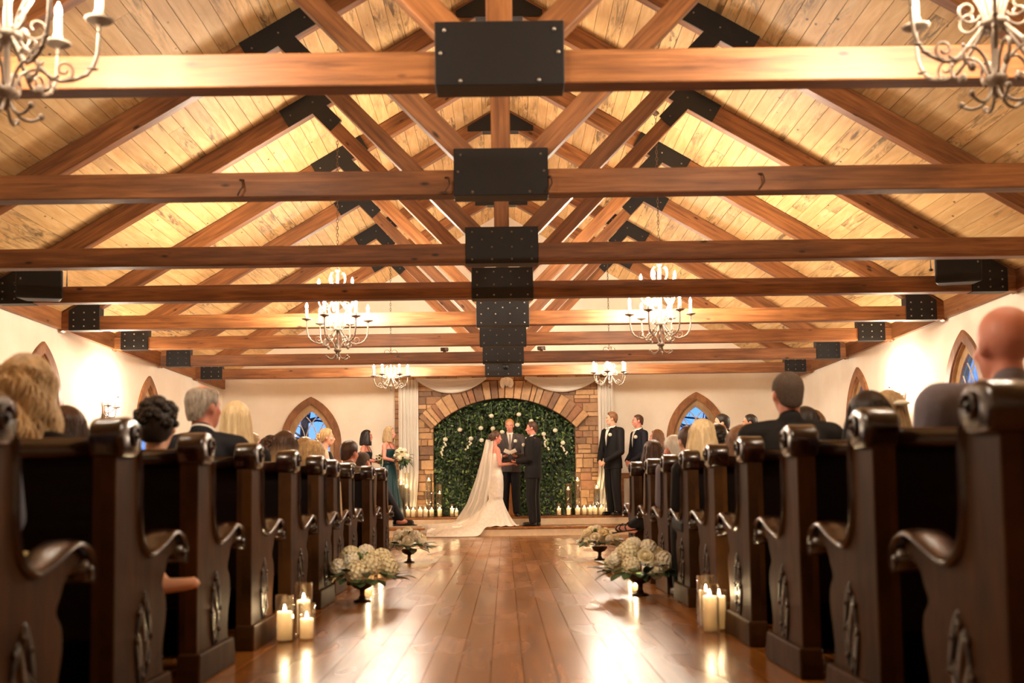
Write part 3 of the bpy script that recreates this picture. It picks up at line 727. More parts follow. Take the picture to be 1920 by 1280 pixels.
BL = [blossom_mesh('blossom', 90, .075, .016, M['petalcream'], 1), blossom_mesh('blossom', 70, .06, .017, M['petal'], 2), rose_mesh('blossom', .06, M['petal'], 3), rose_mesh('blossom', .05, M['petalcream'], 4)]
BS = blossom_mesh('blossom', 46, .036, .012, M['petal'], 6, 1)
def leaf_obj_mesh(L, wd, mat):
    g = G(); rows = []
    for i in range(7):
        t = i/6; w = wd*math.sin(PI*min(1, t*.95+.05))**.8; z = .25*L*math.sin(t*PI*.7)
        rows.append([(-w, L*t, z-.15*w), (0, L*t, z), (w, L*t, z-.15*w)])
    rows2 = [[(p[0], p[1], p[2]-.002) for p in r] for r in rows]
    g.rings(rows, False, False); g.rings(rows2, False, False); me = g.mesh('leaf', True); me.materials.append(mat); return me
LM = [leaf_obj_mesh(.10, .028, M['leaf']), leaf_obj_mesh(.13, .024, M['leafdark']), leaf_obj_mesh(.075, .03, M['leaf'])]

# white blossoms hung on the leaf wall
hang = [(-1.13, 1.79, 0, 1), (-.85, 1.97, 0, 0), (-.64, 1.80, 1, 0), (-.445, 2.0, 0, 0), (-.435, 1.765, 0, 0), (-.24, 2.23, 0, 0), (-.215, 1.985, 0, 0), (-.04, 1.915, 0, 0), (.285, 2.25, 0, 0), (.255, 2.05, 0, 0), (.52, 2.12, 0, 0), (.755, 1.87, 0, 1), (.98, 1.935, 0, 0), (1.12, 1.695, 1, 0)]
names = ['leftmost', 'second from left', 'third from left', 'fourth from left', 'fifth from left', 'sixth from left', 'seventh from left', 'eighth from left', 'ninth from left', 'tenth from left', 'fourth from right', 'third from right', 'second from right', 'rightmost']
for (x, z, cl, lng), nm in zip(sorted(hang), names):
    t = thing('hanging_blossom', 'white blossom hung upside down on the leaf wall, %s' % nm, 'flower', (x, 20.42, z), 0, 'white blossoms on the leaf wall')
    g = G(); g.tube([(0, 0, .02), (.005, .02, .10), (-.004, .05, .22)], .006, 5); obj('stem', g, M['stem'], t)
    b = link('blossom', BS, t, rot=(0, 0, x*9)); b.scale = (1.25, 1.25, 1.1)
    if cl or lng:
        n = 9 if lng else 6
        for i in range(n):
            o = link('floret', BS, t, (random.uniform(-.03, .03)+(-.05 if x < 0 else .04)*i/n*2, random.uniform(-.02, .02), -.06-.03*i)); o.scale = (.55,)*3

# drapery
def cloth_sheet(name, fn, nu, nv, mat, parent, thick=.006):
    g = G(); R = [[fn(i/nu, j/nv) for j in range(nv+1)] for i in range(nu+1)]
    g.rings(R, False, False); o = obj(name, g, mat, parent, True); m = o.modifiers.new('cloth', 'SOLIDIFY'); m.thickness = thick; return o
def voile():
    k = N('voile'); d = k.n('ShaderNodeBsdfDiffuse'); d.inputs[0].default_value = srgb(244, 238, 228); tr = k.n('ShaderNodeBsdfTranslucent'); tr.inputs[0].default_value = srgb(244, 238, 228)
    a = k.n('ShaderNodeMixShader'); a.inputs[0].default_value = .35; k.l(d.outputs[0], a.inputs[1]); k.l(tr.outputs[0], a.inputs[2])
    t = k.n('ShaderNodeBsdfTransparent'); b = k.n('ShaderNodeMixShader'); b.inputs[0].default_value = .9; k.l(t.outputs[0], b.inputs[1]); k.l(a.outputs[0], b.inputs[2]); k.l(b.outputs[0], k.out.inputs[0]); return k.m
M['voile'] = voile()
def drape(xa, xb, bx, label):
    t = thing('drape', label, 'drape', (0, 20.385, .315), 0, 'white drapes beside the arch')
    def f(u, v):
        x = xa+(xb-xa)*u; x = x+(bx)*(v**3)*(1 if xa < 0 else -1)*.0 + bx*max(0, v-.6)**2*4*(1-u if xa > 0 else u)
        return (x, -.02+.028*math.sin(u*34+1.3*v)+.012*math.sin(u*71), 2.61*(1-v)+.012)
    cloth_sheet('fabric', f, 70, 24, M['voile'], t, .004)
    obj('header_rod', G().tube([(xa-.02, 0.03, 2.60), (xb+.02, .03, 2.60)], .012, 8), M['irond'], t)
drape(-2.02, -1.64, -.12, 'sheer white drape hanging down the left side of the stone arch')
drape(1.80, 2.10, -.30, 'sheer white drape hanging down the right side of the stone arch')
def swag(xa, xb, z0, dip, label):
    t = thing('swag', label, 'drape', (0, 20.33, 0), 0, 'white swags above the arch')
    def f(u, v):
        x = xa+(xb-xa)*u; c = 4*u*(1-u); zz = z0+.06-(.03+.06*v*c*2+.02*v) - c*dip*(.12+.88*v)
        return (x, -.04*c+.018*math.sin(v*26)*(.3+c), zz-.012*math.sin(v*26))
    cloth_sheet('fabric', f, 40, 30, M['voile'], t, .004)
swag(-1.68, -.33, 2.93, .15, 'white fabric swag over the left half of the stone arch'); swag(.40, 1.84, 2.93, .15, 'white fabric swag over the right half of the stone arch')
t = thing('fabric_knot', 'small white fabric knot hanging at the top of the arch', 'drape', (.06, 20.33, 2.9))
g = G(); g.ell((0, 0, 0), (.12, .04, .06), 12, 8); g.ell((-.08, -.01, -.05), (.05, .03, .10), 10, 8); g.ell((.07, -.01, -.06), (.06, .03, .08), 10, 8); g.ell((.0, -.02, -.03), (.04, .03, .09), 10, 8); obj('cloth', g, M['cloth_white'], t, True)

# ================================================================ CANDLES
def flame_mesh():
    return G().lathe([(.001, 0), (.005, .005), (.0065, .012), (.004, .023), (.001, .034)], 7)
fl_me = flame_mesh().mesh('flame', True); fl_me.materials.append(M['flame'])
cgeo = {}
def candle(x, y, z, r, hg, hw, label, group, floating=False, wr=None):
    t = thing('floating_candle' if floating else 'pillar_candle', label, 'candle', (x, y, z), 0, group)
    key = (r, hg, hw, floating, wr)
    if key not in cgeo:
        gl = G().lathe([(0, .0), (r, .0), (r, hg), (r-.003, hg), (r-.003, .012), (0, .012)], 20).mesh('glass', True); gl.materials.append(M['glass'])
        w = (wr or r*.8)
        if floating: wx = G().lathe([(0, hw-.03), (w*.6, hw-.03), (w, hw-.004), (w*.93, hw), (0, hw-.004)], 16).mesh('wax', True)
        else: wx = G().lathe([(0, .013), (w, .013), (w, hw), (w*.92, hw+.004), (w*.8, hw-.006), (0, hw-.008)], 18).mesh('wax', True)
        wx.materials.append(M['wax'])
        wk = G().tube([(0, 0, hw-.01), (.001, 0, hw+.008)], .0015, 5).mesh('wick'); wk.materials.append(M['black'])
        wa = None
        if floating:
            wa = G().lathe([(0, .013), (r-.004, .013), (r-.004, hw-.02), (0, hw-.02)], 20).mesh('water', True); wa.materials.append(M['glass'])
        cgeo[key] = (gl, wx, wk, wa)
    gl, wx, wk, wa = cgeo[key]
    link('glass', gl, t); c = link('wax', wx, t); link('wick', wk, c); link('flame', fl_me, c, (0, 0, hw+.004))
    if wa: link('water', wa, t)
# clusters on the aisle floor
candle(-1.165, 5.66, 0, .048, .245, .155, 'tall glowing pillar candle at front of the left aisle cluster', 'aisle candles', wr=.04)
candle(-1.06, 5.72, 0, .045, .195, .11, 'short pillar candle beside the tallest one left of the aisle', 'aisle candles', wr=.036)
candle(-1.11, 5.90, 0, .048, .29, .19, 'pillar candle behind the other two left of the aisle', 'aisle candles', wr=.036)
candle(1.095, 5.80, 0, .05, .26, .195, 'pillar candle at front of the right aisle cluster', 'aisle candles', wr=.036)
candle(1.165, 5.90, 0, .045, .22, .185, 'pillar candle tucked against the pew right of the aisle', 'aisle candles', wr=.036)
candle(1.12, 6.04, 0, .05, .29, .2, 'tall-glassed candle at the back of the right aisle cluster', 'aisle candles', wr=.036)
for x, y, hg, hw, lb in ((-1.20, 9.55, .2, .10, 'slim glass candle behind the larger left flower arrangement'), (-1.13, 9.7, .15, .08, 'short glass candle behind the larger left flower arrangement'),
                         (1.10, 9.5, .16, .09, 'short glass candle behind the larger right flower arrangement'), (-1.02, 7.95, .12, .07, 'low candle shining under the larger left flower arrangement'), (.98, 8.15, .10, .05, 'low candle shining under the larger right flower arrangement')):
    candle(x, y, 0, .035, hg, hw, lb, 'candles by the aisle flowers')
def row(us, side):
    n = len(us)
    for i, (x, y, r, hg, hw) in enumerate(us):
        candle(x, y, .315, r, hg, hw, 'pillar candle in glass on the platform, %s from the %s end of the %s row' % (['first', 'second', 'third', 'fourth', 'fifth', 'sixth', 'seventh', 'eighth', 'ninth', 'tenth'][i], 'left' , side), 'platform candles %s' % side)
row([(-1.96, 20.05, .05, .21, .14), (-1.83, 20.14, .05, .21, .15), (-1.72, 20.02, .05, .20, .14), (-1.60, 20.14, .05, .22, .15), (-1.49, 20.02, .05, .2, .15), (-1.38, 20.12, .05, .2, .14), (-1.23, 20.1, .05, .2, .15), (-1.0, 20.15, .045, .24, .16), (-.91, 20.03, .04, .17, .12)], 'left')
row([(1.01, 20.12, .05, .23, .13), (1.19, 20.1, .05, .23, .14), (1.36, 20.08, .055, .2, .14), (1.49, 20.12, .05, .2, .14), (1.59, 20.02, .05, .22, .15), (1.69, 20.14, .055, .2, .14), (1.80, 20.03, .05, .21, .15), (1.93, 20.1, .05, .2, .13)], 'right')
for x, y, hg, hw, lb in ((-1.44, 20.25, .82, .70, 'tall water-filled cylinder with floating candle against the left stone pier'), (-1.24, 20.27, .62, .45, 'medium cylinder vase with floating candle left of the leaf wall'),
                         (-1.97, 20.28, .72, .64, 'tall cylinder vase in front of the left drape, nearer the bridesmaids'), (-1.86, 20.22, .84, .58, 'tallest cylinder vase in front of the left drape'),
                         (1.20, 20.27, .60, .50, 'medium cylinder vase with floating candle right of the leaf wall'), (1.38, 20.25, .80, .67, 'tall cylinder with floating candle against the right stone pier'),
                         (1.74, 20.27, .58, .52, 'medium cylinder vase with floating candle before the right drape'), (2.0, 20.27, .80, .70, 'tall cylinder vase with floating candle beside the first groomsman')):
    candle(x, y, .315, .062, hg, hw, lb, 'cylinder vases with floating candles', True, .038)

# ================================================================ AISLE FLOWER ARRANGEMENTS
def arrangement(x, y, R, seed, label, lift=1.0):
    t = thing('flower_arrangement', label, 'flowers', (x, y, 0), 0, 'white flower arrangements on the aisle floor'); r = random.Random(seed)
    obj('compote', G().lathe([(0, 0), (.06, .0), (.062, .01), (.03, .02), (.018, .05), (.02, .085), (.06, .10), (.085, .125), (.088, .15), (.08, .15), (.0, .12)], 18), M['bronze'], t, True)
    n = 15
    for i in range(n):
        zz = 1-1.05*(i+.4)/n; ph = i*2.39996+seed; q = math.sqrt(max(0, 1-zz*zz))
        o = link('blossom', r.choice(BL), t, (q*math.cos(ph)*R, q*math.sin(ph)*R, .20+zz*R*.78*lift), (math.asin(min(1, q))*.8*-math.sin(ph)*-1, 0, ph)); sc = r.uniform(.85, 1.2)*R/.19
        o.rotation_euler = Vector((q*math.cos(ph), q*math.sin(ph), max(.2, zz))).to_track_quat('Z', 'Y').to_euler(); o.scale = (sc,)*3
    for i in range(44):
        ph = i*2.39996; el = r.uniform(-.7, .1); d = Vector((math.cos(ph)*math.cos(el), math.sin(ph)*math.cos(el), math.sin(el)))
        o = link('leaf', r.choice(LM), t, (math.cos(ph)*R*r.uniform(.7, 1.05), math.sin(ph)*R*r.uniform(.7, 1.05), .165+r.uniform(-.01, .05)))
        o.rotation_euler = d.to_track_quat('Y', 'Z').to_euler(); s = r.uniform(1.0, 1.6); o.scale = (s,)*3
    for i in range(3):
        a = r.uniform(0, 2*PI); g = G(); p = [Vector((math.cos(a)*R*.6*k, math.sin(a)*R*.6*k, .2+R*.7*k)) for k in (0, .5, 1.0)]; g.tube(p, .003, 4)
        for k in range(7):
            c = p[2]*(1-k*.09)+p[0]*(k*.09); g.ell(c+Vector((r.uniform(-.015, .015), r.uniform(-.015, .015), .01)), (.010, .010, .013), 6, 5)
        obj('filler_sprig', g, M['stem'], t, True)
arrangement(-1.03, 7.70, .20, 1, 'larger white flower arrangement on a low compote left of the aisle')
arrangement(-1.075, 11.95, .19, 2, 'white flower arrangement left of the aisle, nearest the altar steps')
arrangement(.985, 7.90, .205, 3, 'larger rounded white hydrangea arrangement right of the aisle', 1.1)
arrangement(1.05, 12.0, .19, 4, 'white flower arrangement right of the aisle, nearest the altar steps')

# ================================================================ PIANO, RAIL, STAND
M['piano'] = plain('piano_lacquer', srgb(14, 12, 12), .12)
t = thing('grand_piano', 'black grand piano with raised lid near the right window', 'piano', (3.35, 17.9, 0), -PI/2)
pc = smooth_line([(-.75, 0), (.75, 0), (.75, .5), (.62, 1.0), (.3, 1.45), (-.2, 1.75), (-.55, 1.72), (-.75, 1.5), (-.75, 0)], 4)[:-1]
obj('case', G().prism(pc, .62, .95, 'z'), M['piano'], t, bevel=.01)
obj('keyboard', G().box((0, -.12, .73), (1.35, .24, .06)), M['petal'], t); obj('key_bed', G().box((0, -.12, .66), (1.5, .28, .07)), M['piano'], t, bevel=.005)
for x, y in ((-.6, .1), (.6, .1), (-.2, 1.45)): obj('leg', G().lathe([(0, 0), (.03, 0), (.035, .05), (.05, .3), (.06, .62), (0, .62)], 12, (x, y, 0)), M['piano'], t, True)
lid = obj('lid', G().prism([(p[0], p[1]) for p in pc], .0, .02, 'z'), M['piano'], t, loc=(-.75, 0, .965), rot=(0, -.5, 0)); lid.data.transform(Matrix.Translation((.75, 0, 0)))
obj('lid_prop', G().tube([(.6, .6, .95), (.45, .6, 1.6)], .01, 6), M['piano'], t)
obj('music_desk', G().box((0, .12, 1.05), (.7, .02, .2)), M['piano'], t)
t = thing('altar_rail', 'short brown wooden rail behind the groomsmen', 'rail', (2.85, 20.5, .315))
obj('handrail', G().box((0, 0, .74), (1.3, .07, .10)), M['trim'], t, bevel=.01)
for x in (-.6, 0, .6): obj('post', G().box((x, 0, .345), (.06, .06, .69)), M['trim'], t, bevel=.006)
t = thing('wooden_pedestal', 'honey-coloured wooden pedestal standing behind the officiant', 'pedestal', (.11, 20.30, .315))
obj('column', G().prism(smooth_line([(-.16, 0), (-.13, .08), (-.07, .25), (-.05, .5), (-.06, .7), (.06, .7), (.05, .5), (.07, .25), (.13, .08), (.16, 0)], 3), -.06, .06, 'y'), timber('honey_oak', srgb(150, 84, 34), srgb(206, 132, 66), .4, (8, 8, 2), False), t, bevel=.008)
obj('top', G().box((0, 0, .72), (.34, .24, .035)), M['trim'], t, bevel=.006)
# bare trees outside the end windows
def tree(x, y, seed, label):
    r = random.Random(seed); t = thing('bare_tree', label, 'tree', (x, y, -.5), 0, 'bare trees outside')
    g = G(); br = G()
    g.tube([(0, 0, 0), (.05, 0, 1.2), (0, 0, 2.6), (.1, 0, 4.5)], [.14, .11, .09, .04], 8)
    for i in range(26):
        z = r.uniform(1.2, 4.2); a = r.uniform(0, 2*PI); p = Vector((0, 0, z)); pts = [p]; d = Vector((math.cos(a), math.sin(a)*.5, r.uniform(.1, .6)))
        for k in range(6): d = (d+Vector((r.gauss(0, .3), r.gauss(0, .3), r.gauss(0, .25)))).normalized(); pts.append(pts[-1]+d*.3)
        br.tube(pts, [.03, .024, .018, .014, .01, .007, .004], 5)
        for k in (2, 3, 4):
            q = [pts[k]]; e = Vector((r.gauss(0, 1), r.gauss(0, .5), r.gauss(.2, .6))).normalized()
            for _ in range(4): e = (e+Vector((r.gauss(0, .3), r.gauss(0, .3), r.gauss(0, .3)))).normalized(); q.append(q[-1]+e*.16)
            br.tube(q, [.01, .008, .006, .004, .003], 4)
    bark = M.setdefault('bark', plain('bark', srgb(40, 34, 34), .9)); obj('trunk', g, bark, t, True); obj('branches', br, bark, t, True)
tree(-4.3, 22.9, 3, 'bare dark tree seen through the left end window'); tree(4.4, 22.9, 8, 'bare dark tree seen through the right end window')

# ================================================================ PEOPLE
JOBS = []         # (object, voxel size): every union is remeshed into one continuous skin at the end
def grown(name, g, m, parent, vox, loc=None, rot=None, sm=4):
    me = bpy.data.meshes.new(name); me.from_pydata(g.v, [], g.f); me.materials.append(m)
    o = link(name, me, parent, loc, rot); JOBS.append((o, vox, sm)); return o
def skin_mat(name, col):
    k = N(name); k.set(Roughness=.5); n1 = k.noise(k.coords((1, 1, 1)), 9, 3)
    k.color(k.ramp(n1, [(.3, tuple(c*.9 for c in col[:3])+(1,)), (.7, col)])); k.b.inputs['Subsurface Weight'].default_value = .15
    k.b.inputs['Subsurface Radius'].default_value = (.012, .005, .003); k.b.inputs['Subsurface Scale'].default_value = 1.0; return k.m
SK = {'fair': skin_mat('skin_fair', srgb(226, 172, 142)), 'rosy': skin_mat('skin_rosy', srgb(220, 146, 124)), 'tan': skin_mat('skin_tan', srgb(208, 150, 116))}
def hair_mat(name, d, l, sc=(70, 70, 5), rough=.45):
    k = N(name); k.set(Roughness=rough); n1 = k.noise(k.coords(sc), 1, 5, .7, .4); n2 = k.noise(k.coords((9, 9, 3)), 1, 2)
    c = k.ramp(n1, [(.3, d), (.65, l)]); k.color(k.mix(k.ramp(n2, [(.4, (0, 0, 0, 1)), (.75, (.5, .5, .5, 1))]), c, tuple(x*.6 for x in d[:3])+(1,))); k.bump(n1, .5, .008); return k.m
HM = {'wavy': hair_mat('hair_wavy_blonde', srgb(150, 120, 80), srgb(238, 210, 162), (34, 34, 7), .5), 'blonde': hair_mat('hair_blonde', srgb(150, 108, 62), srgb(232, 198, 142)), 'ash': hair_mat('hair_ash_blonde', srgb(140, 108, 72), srgb(214, 184, 138)), 'platinum': hair_mat('hair_platinum', srgb(220, 186, 130), srgb(252, 232, 190)),
      'brown': hair_mat('hair_brown', srgb(42, 24, 14), srgb(96, 60, 36)), 'dark': hair_mat('hair_dark', srgb(14, 9, 7), srgb(40, 26, 20)), 'auburn': hair_mat('hair_light_brown', srgb(88, 54, 30), srgb(150, 104, 64)),
      'grey': hair_mat('hair_grey', srgb(104, 92, 80), srgb(190, 178, 164), (90, 90, 20)), 'white': hair_mat('hair_white', srgb(190, 176, 160), srgb(238, 228, 214), (90, 90, 20)), 'buzz': hair_mat('hair_cropped', srgb(58, 44, 36), srgb(104, 86, 72), (160, 160, 160), .8), 'ginger': hair_mat('hair_sandy', srgb(160, 100, 52), srgb(214, 158, 96))}
def cloth(name, col, rough=.75, b=.15, sc=120): return plain(name, col, rough, 0, b, sc, .3)
CL = {'black': cloth('black_wool', srgb(17, 15, 16)), 'navy': cloth('navy_wool', srgb(20, 21, 30)), 'charcoal': cloth('charcoal_wool', srgb(74, 66, 64)), 'olive': cloth('olive_tweed', srgb(104, 88, 62)), 'greysuit': cloth('taupe_wool', srgb(126, 104, 82)),
      'greyshirt': cloth('grey_blue_cotton', srgb(118, 112, 122)), 'white': cloth('white_cotton', srgb(236, 228, 216)), 'khaki': cloth('khaki_twill', srgb(176, 158, 108)), 'teal': cloth('teal_satin', srgb(20, 56, 62), .35, .05), 'satin': cloth('ivory_satin', srgb(246, 236, 222), .5, .04, 20),
      'silver': cloth('silver_tie', srgb(146, 132, 124), .4), 'cream': cloth('cream_knit', srgb(214, 190, 150)), 'shoe': plain('black_leather', srgb(12, 11, 11), .2), 'bluegrey': cloth('blue_grey_cotton', srgb(84, 92, 108)), 'burgundy': cloth('plum_knit', srgb(66, 30, 34))}
M['eye'] = plain('eye_white', srgb(232, 226, 218), .2); M['iris'] = plain('iris', srgb(52, 36, 26), .2); M['lip'] = plain('lips', srgb(184, 96, 86), .4)
def ombre():
    m = HM['brown'].copy(); m.name = 'hair_ombre'; t = m.node_tree; b = t.nodes['Principled BSDF']; src = b.inputs['Base Color'].links[0].from_socket
    tc = t.nodes.new('ShaderNodeTexCoord'); sp = t.nodes.new('ShaderNodeSeparateXYZ'); mr = t.nodes.new('ShaderNodeMapRange'); mx = t.nodes.new('ShaderNodeMix'); mx.data_type = 'RGBA'
    t.links.new(tc.outputs['Object'], sp.inputs[0]); t.links.new(sp.outputs['Z'], mr.inputs['Value']); mr.inputs['From Min'].default_value = 1.12; mr.inputs['From Max'].default_value = .96
    t.links.new(mr.outputs[0], mx.inputs[0]); t.links.new(src, mx.inputs[6]); mx.inputs[7].default_value = srgb(206, 166, 112); t.links.new(mx.outputs[2], b.inputs['Base Color']); return m
HM['ombre'] = ombre()
CR_C, CR_R = Vector((0, -.012, .03)), Vector((.077, .095, .087))
def hand(g, w, d, nrm, side, curl=.5, s=1.0):
    d = Vector(d).normalized(); nrm = Vector(nrm); nrm = (nrm-d*nrm.dot(d)).normalized(); sd = d.cross(nrm)
    w = Vector(w)
    for k in (-.022, 0, .022): g.capsule(w+d*.01*s+sd*k*.8*s, w+d*.075*s+sd*k*1.15*s, .017*s, .014*s, 8)
    for i, (k, L) in enumerate(((-.031, .056), (-.011, .07), (.010, .076), (.030, .068))):
        r = w+d*.085*s+sd*k*s; e1 = (d*math.cos(curl)+nrm*math.sin(curl)); m = r+e1*L*.5*s; e2 = (d*math.cos(curl*2.1)+nrm*math.sin(curl*2.1)); g.limb([r, m, m+e2*L*.5*s], [.0095*s, .0088*s, .0075*s], 7)
    r = w+d*.022*s+sd*.026*side*s; e = (d*.65+sd*.6*side+nrm*.45).normalized(); g.limb([r, r+e*.04*s, r+e*.04*s+(e+d*.6).normalized()*.03*s], [.013*s, .0105*s, .0085*s], 7)
def head_shapes(g, H, sex):
    f = .94 if sex == 'f' else 1.0
    def E(c, r, n=14, m=10): g.ell(c, [q*f for q in r], n, m, H)
    E(CR_C, CR_R); E((0, .02, -.03), (.060, .070, .083)); E((0, .046, -.088), (.036, .034, .028)); E((0, .068, .022), (.05, .022, .015))
    E((0, .05, -.062), (.044, .042, .035))
    P = lambda p: H @ Vector(p)
    g.capsule(P((0, .088, .004)), P((0, .106*f+.002, -.027)), .0085, .0125, 8); E((0, .084, -.058), (.021, .011, .010))
    for s in (-1, 1): E((s*.076, -.008, -.008), (.009, .019, .031)); E((s*.04, .055, -.022), (.024, .025, .02))
def hair_geo(style, sex, L=.2, vol=.02, wave=0.0, seed=1, bald=0, part=0):
    g = G(); nz = lambda x, y, z: noise.noise(Vector((x+seed*7.3, y+seed*3.1, z)))
    def hl(a):      # where the hair ends around the head: height below which skin begins, a = 0 at the face
        A = abs(((a+PI) % (2*PI))-PI)*180/PI
        xs = [0, 30, 52, 64, 76, 88, 104, 125, 150, 180]; ys = [.080, .078, .060, .030, -.018, .012, .0, -.055, -.072, -.078] if sex == 'm' else [.078, .074, .05, .02, -.02, -.01, -.03, -.06, -.07, -.07]
        return float(np.interp(A, xs, ys))
    na, nt = 64, 20; R = []
    lo = bald*PI/180
    for i in range(nt+1):
        t = i/nt; ring = []
        for j in range(na):
            a = 2*PI*j/na; A = abs(((a+PI) % (2*PI))-PI); zl = hl(a)-CR_C.z; the = math.acos(max(-.17, min(.98, zl/CR_R.z))); drop = max(0, CR_R.z*math.cos(the)-zl)
            t0 = lo*(1.0 if A > 1.0 else 1.0+.9*(1-A)); t0 = min(t0, the*.95); arcL = (the-t0)*.087; tot = arcL+drop; sL = t*tot
            e = min(1, (1-t)*4.0)*(min(1, t*5) if bald else 1); th = t0+min(1, sL/max(arcL, 1e-5))*(the-t0); dz = max(0, sL-arcL)
            k = .975+.03*min(1, (1-t)*8)+vol*e*(7.5 if th < 1.2 else 5.5)*(1+.3*nz(math.cos(a)*2.5, math.sin(a)*2.5, t*3))+.016*e*nz(a*9+wave*4*math.sin(t*7), t*2.5, 5)
            sh = 1-.9*dz
            ring.append(CR_C+Vector((CR_R.x*k*sh*math.sin(th)*math.sin(a), CR_R.y*k*sh*math.sin(th)*math.cos(a), CR_R.z*(k if dz == 0 else k)*math.cos(th)-dz)))
        R.append(ring)
    g.rings(R, True, not bald)
    if style == 'long':
        a0 = .72; nn = 60; rows = []
        m = 22
        for i in range(m+1):
            t = i/m; outer, inn = [], []
            for j in range(nn+1):
                a = a0+(2*PI-2*a0)*j/nn; edge = min(1, min(j, nn-j)/5)
                th0 = .9; arc_ = .30
                if t < arc_: th = th0+(1.62-th0)*t/arc_; z = CR_R.z*math.cos(th); rr = math.sin(th)
                else: u = (t-arc_)/(1-arc_); z = CR_R.z*math.cos(1.62)-u*L; rr = 1.0+.10*math.sin(u*2.6)+.16*u*(1 if L < .3 else .8)
                kk = 1.03+vol*6*edge*.8+.05*edge*nz(a*6, t*2.2+(wave*6*t), 1)+wave*.10*edge*math.sin(t*17+a*3+2*nz(a*2, t, 3))+.03*edge*nz(a*17, t*1.5, 2)
                zz = z+.012*nz(a*12, 0, 4)*t*2
                outer.append(CR_C+Vector((CR_R.x*rr*kk*math.sin(a)*(1.0+.12*max(0, t-.4)), CR_R.y*rr*kk*math.cos(a), zz))); q = .80 if t > .4 else .92
                inn.append(CR_C+Vector((CR_R.x*rr*q*math.sin(a), CR_R.y*rr*q*math.cos(a), zz)))
            rows.append(outer+inn[::-1])
        g.rings(rows, True, True)
        rr_ = random.Random(seed); ns = 170 if wave > .5 else 90
        for q in range(ns):       # loose locks over the mass
            j = rr_.uniform(1, nn-1); j0 = int(j); ph = rr_.uniform(0, 6); am = (.013 if wave > .5 else .003)+wave*.004; off = rr_.uniform(.985, 1.06); i0 = rr_.randint(0, 6); pts = []
            for i in range(i0, m+1):
                p_ = rows[i][j0].lerp(rows[i][j0+1], j-j0); c_ = Vector((CR_C.x, CR_C.y, p_.z)); d_ = (p_-c_); tn = Vector((-d_.y, d_.x, 0)).normalized() if d_.length > 1e-5 else Vector((1, 0, 0))
                pts.append(c_+d_*(off+.03*math.sin(i*.7+ph)*min(1, wave*2))+tn*am*math.sin(i*.75+ph))
            rd = rr_.uniform(.004, .008) if wave > .5 else rr_.uniform(.002, .004); g.tube(pts, [rd]*(len(pts)-2)+[rd*.7, rd*.2], 5)
    if style == 'bun':
        g.ell((0, -.105, .005), (.055, .045, .05), 14, 10); g.ell((.03, -.11, .03), (.03, .03, .03), 10, 8); g.ell((-.03, -.11, -.02), (.032, .03, .03), 10, 8); g.ell((0, -.085, -.045), (.045, .035, .03), 10, 8)
        for i in range(7): a = i*.9; g.ell((.035*math.cos(a), -.125+.01*math.sin(a*2), .005+.035*math.sin(a)), (.02, .018, .02), 8, 6)
    if style == 'curly':
        r = random.Random(seed)
        for i in range(130):
            a = r.uniform(0, 2*PI); th = r.uniform(0, 1.75 if 1 < a < 5.3 else 1.0); k = 1.10+vol*3; g.ell(CR_C+Vector((CR_R.x*k*math.sin(th)*math.sin(a), CR_R.y*k*math.sin(th)*math.cos(a), CR_R.z*k*math.cos(th))), (r.uniform(.014, .024),)*3, 7, 5)
    return g
RNG = {'m': [(0, .158, .112), (.2, .148, .104), (.45, .158, .112), (.7, .176, .118), (.86, .178, .098), (.95, .125, .078), (1.0, .064, .062)],
       'f': [(0, .162, .112), (.25, .122, .088), (.5, .134, .098), (.68, .148, .112), (.85, .148, .082), (.95, .10, .066), (1, .052, .052)]}
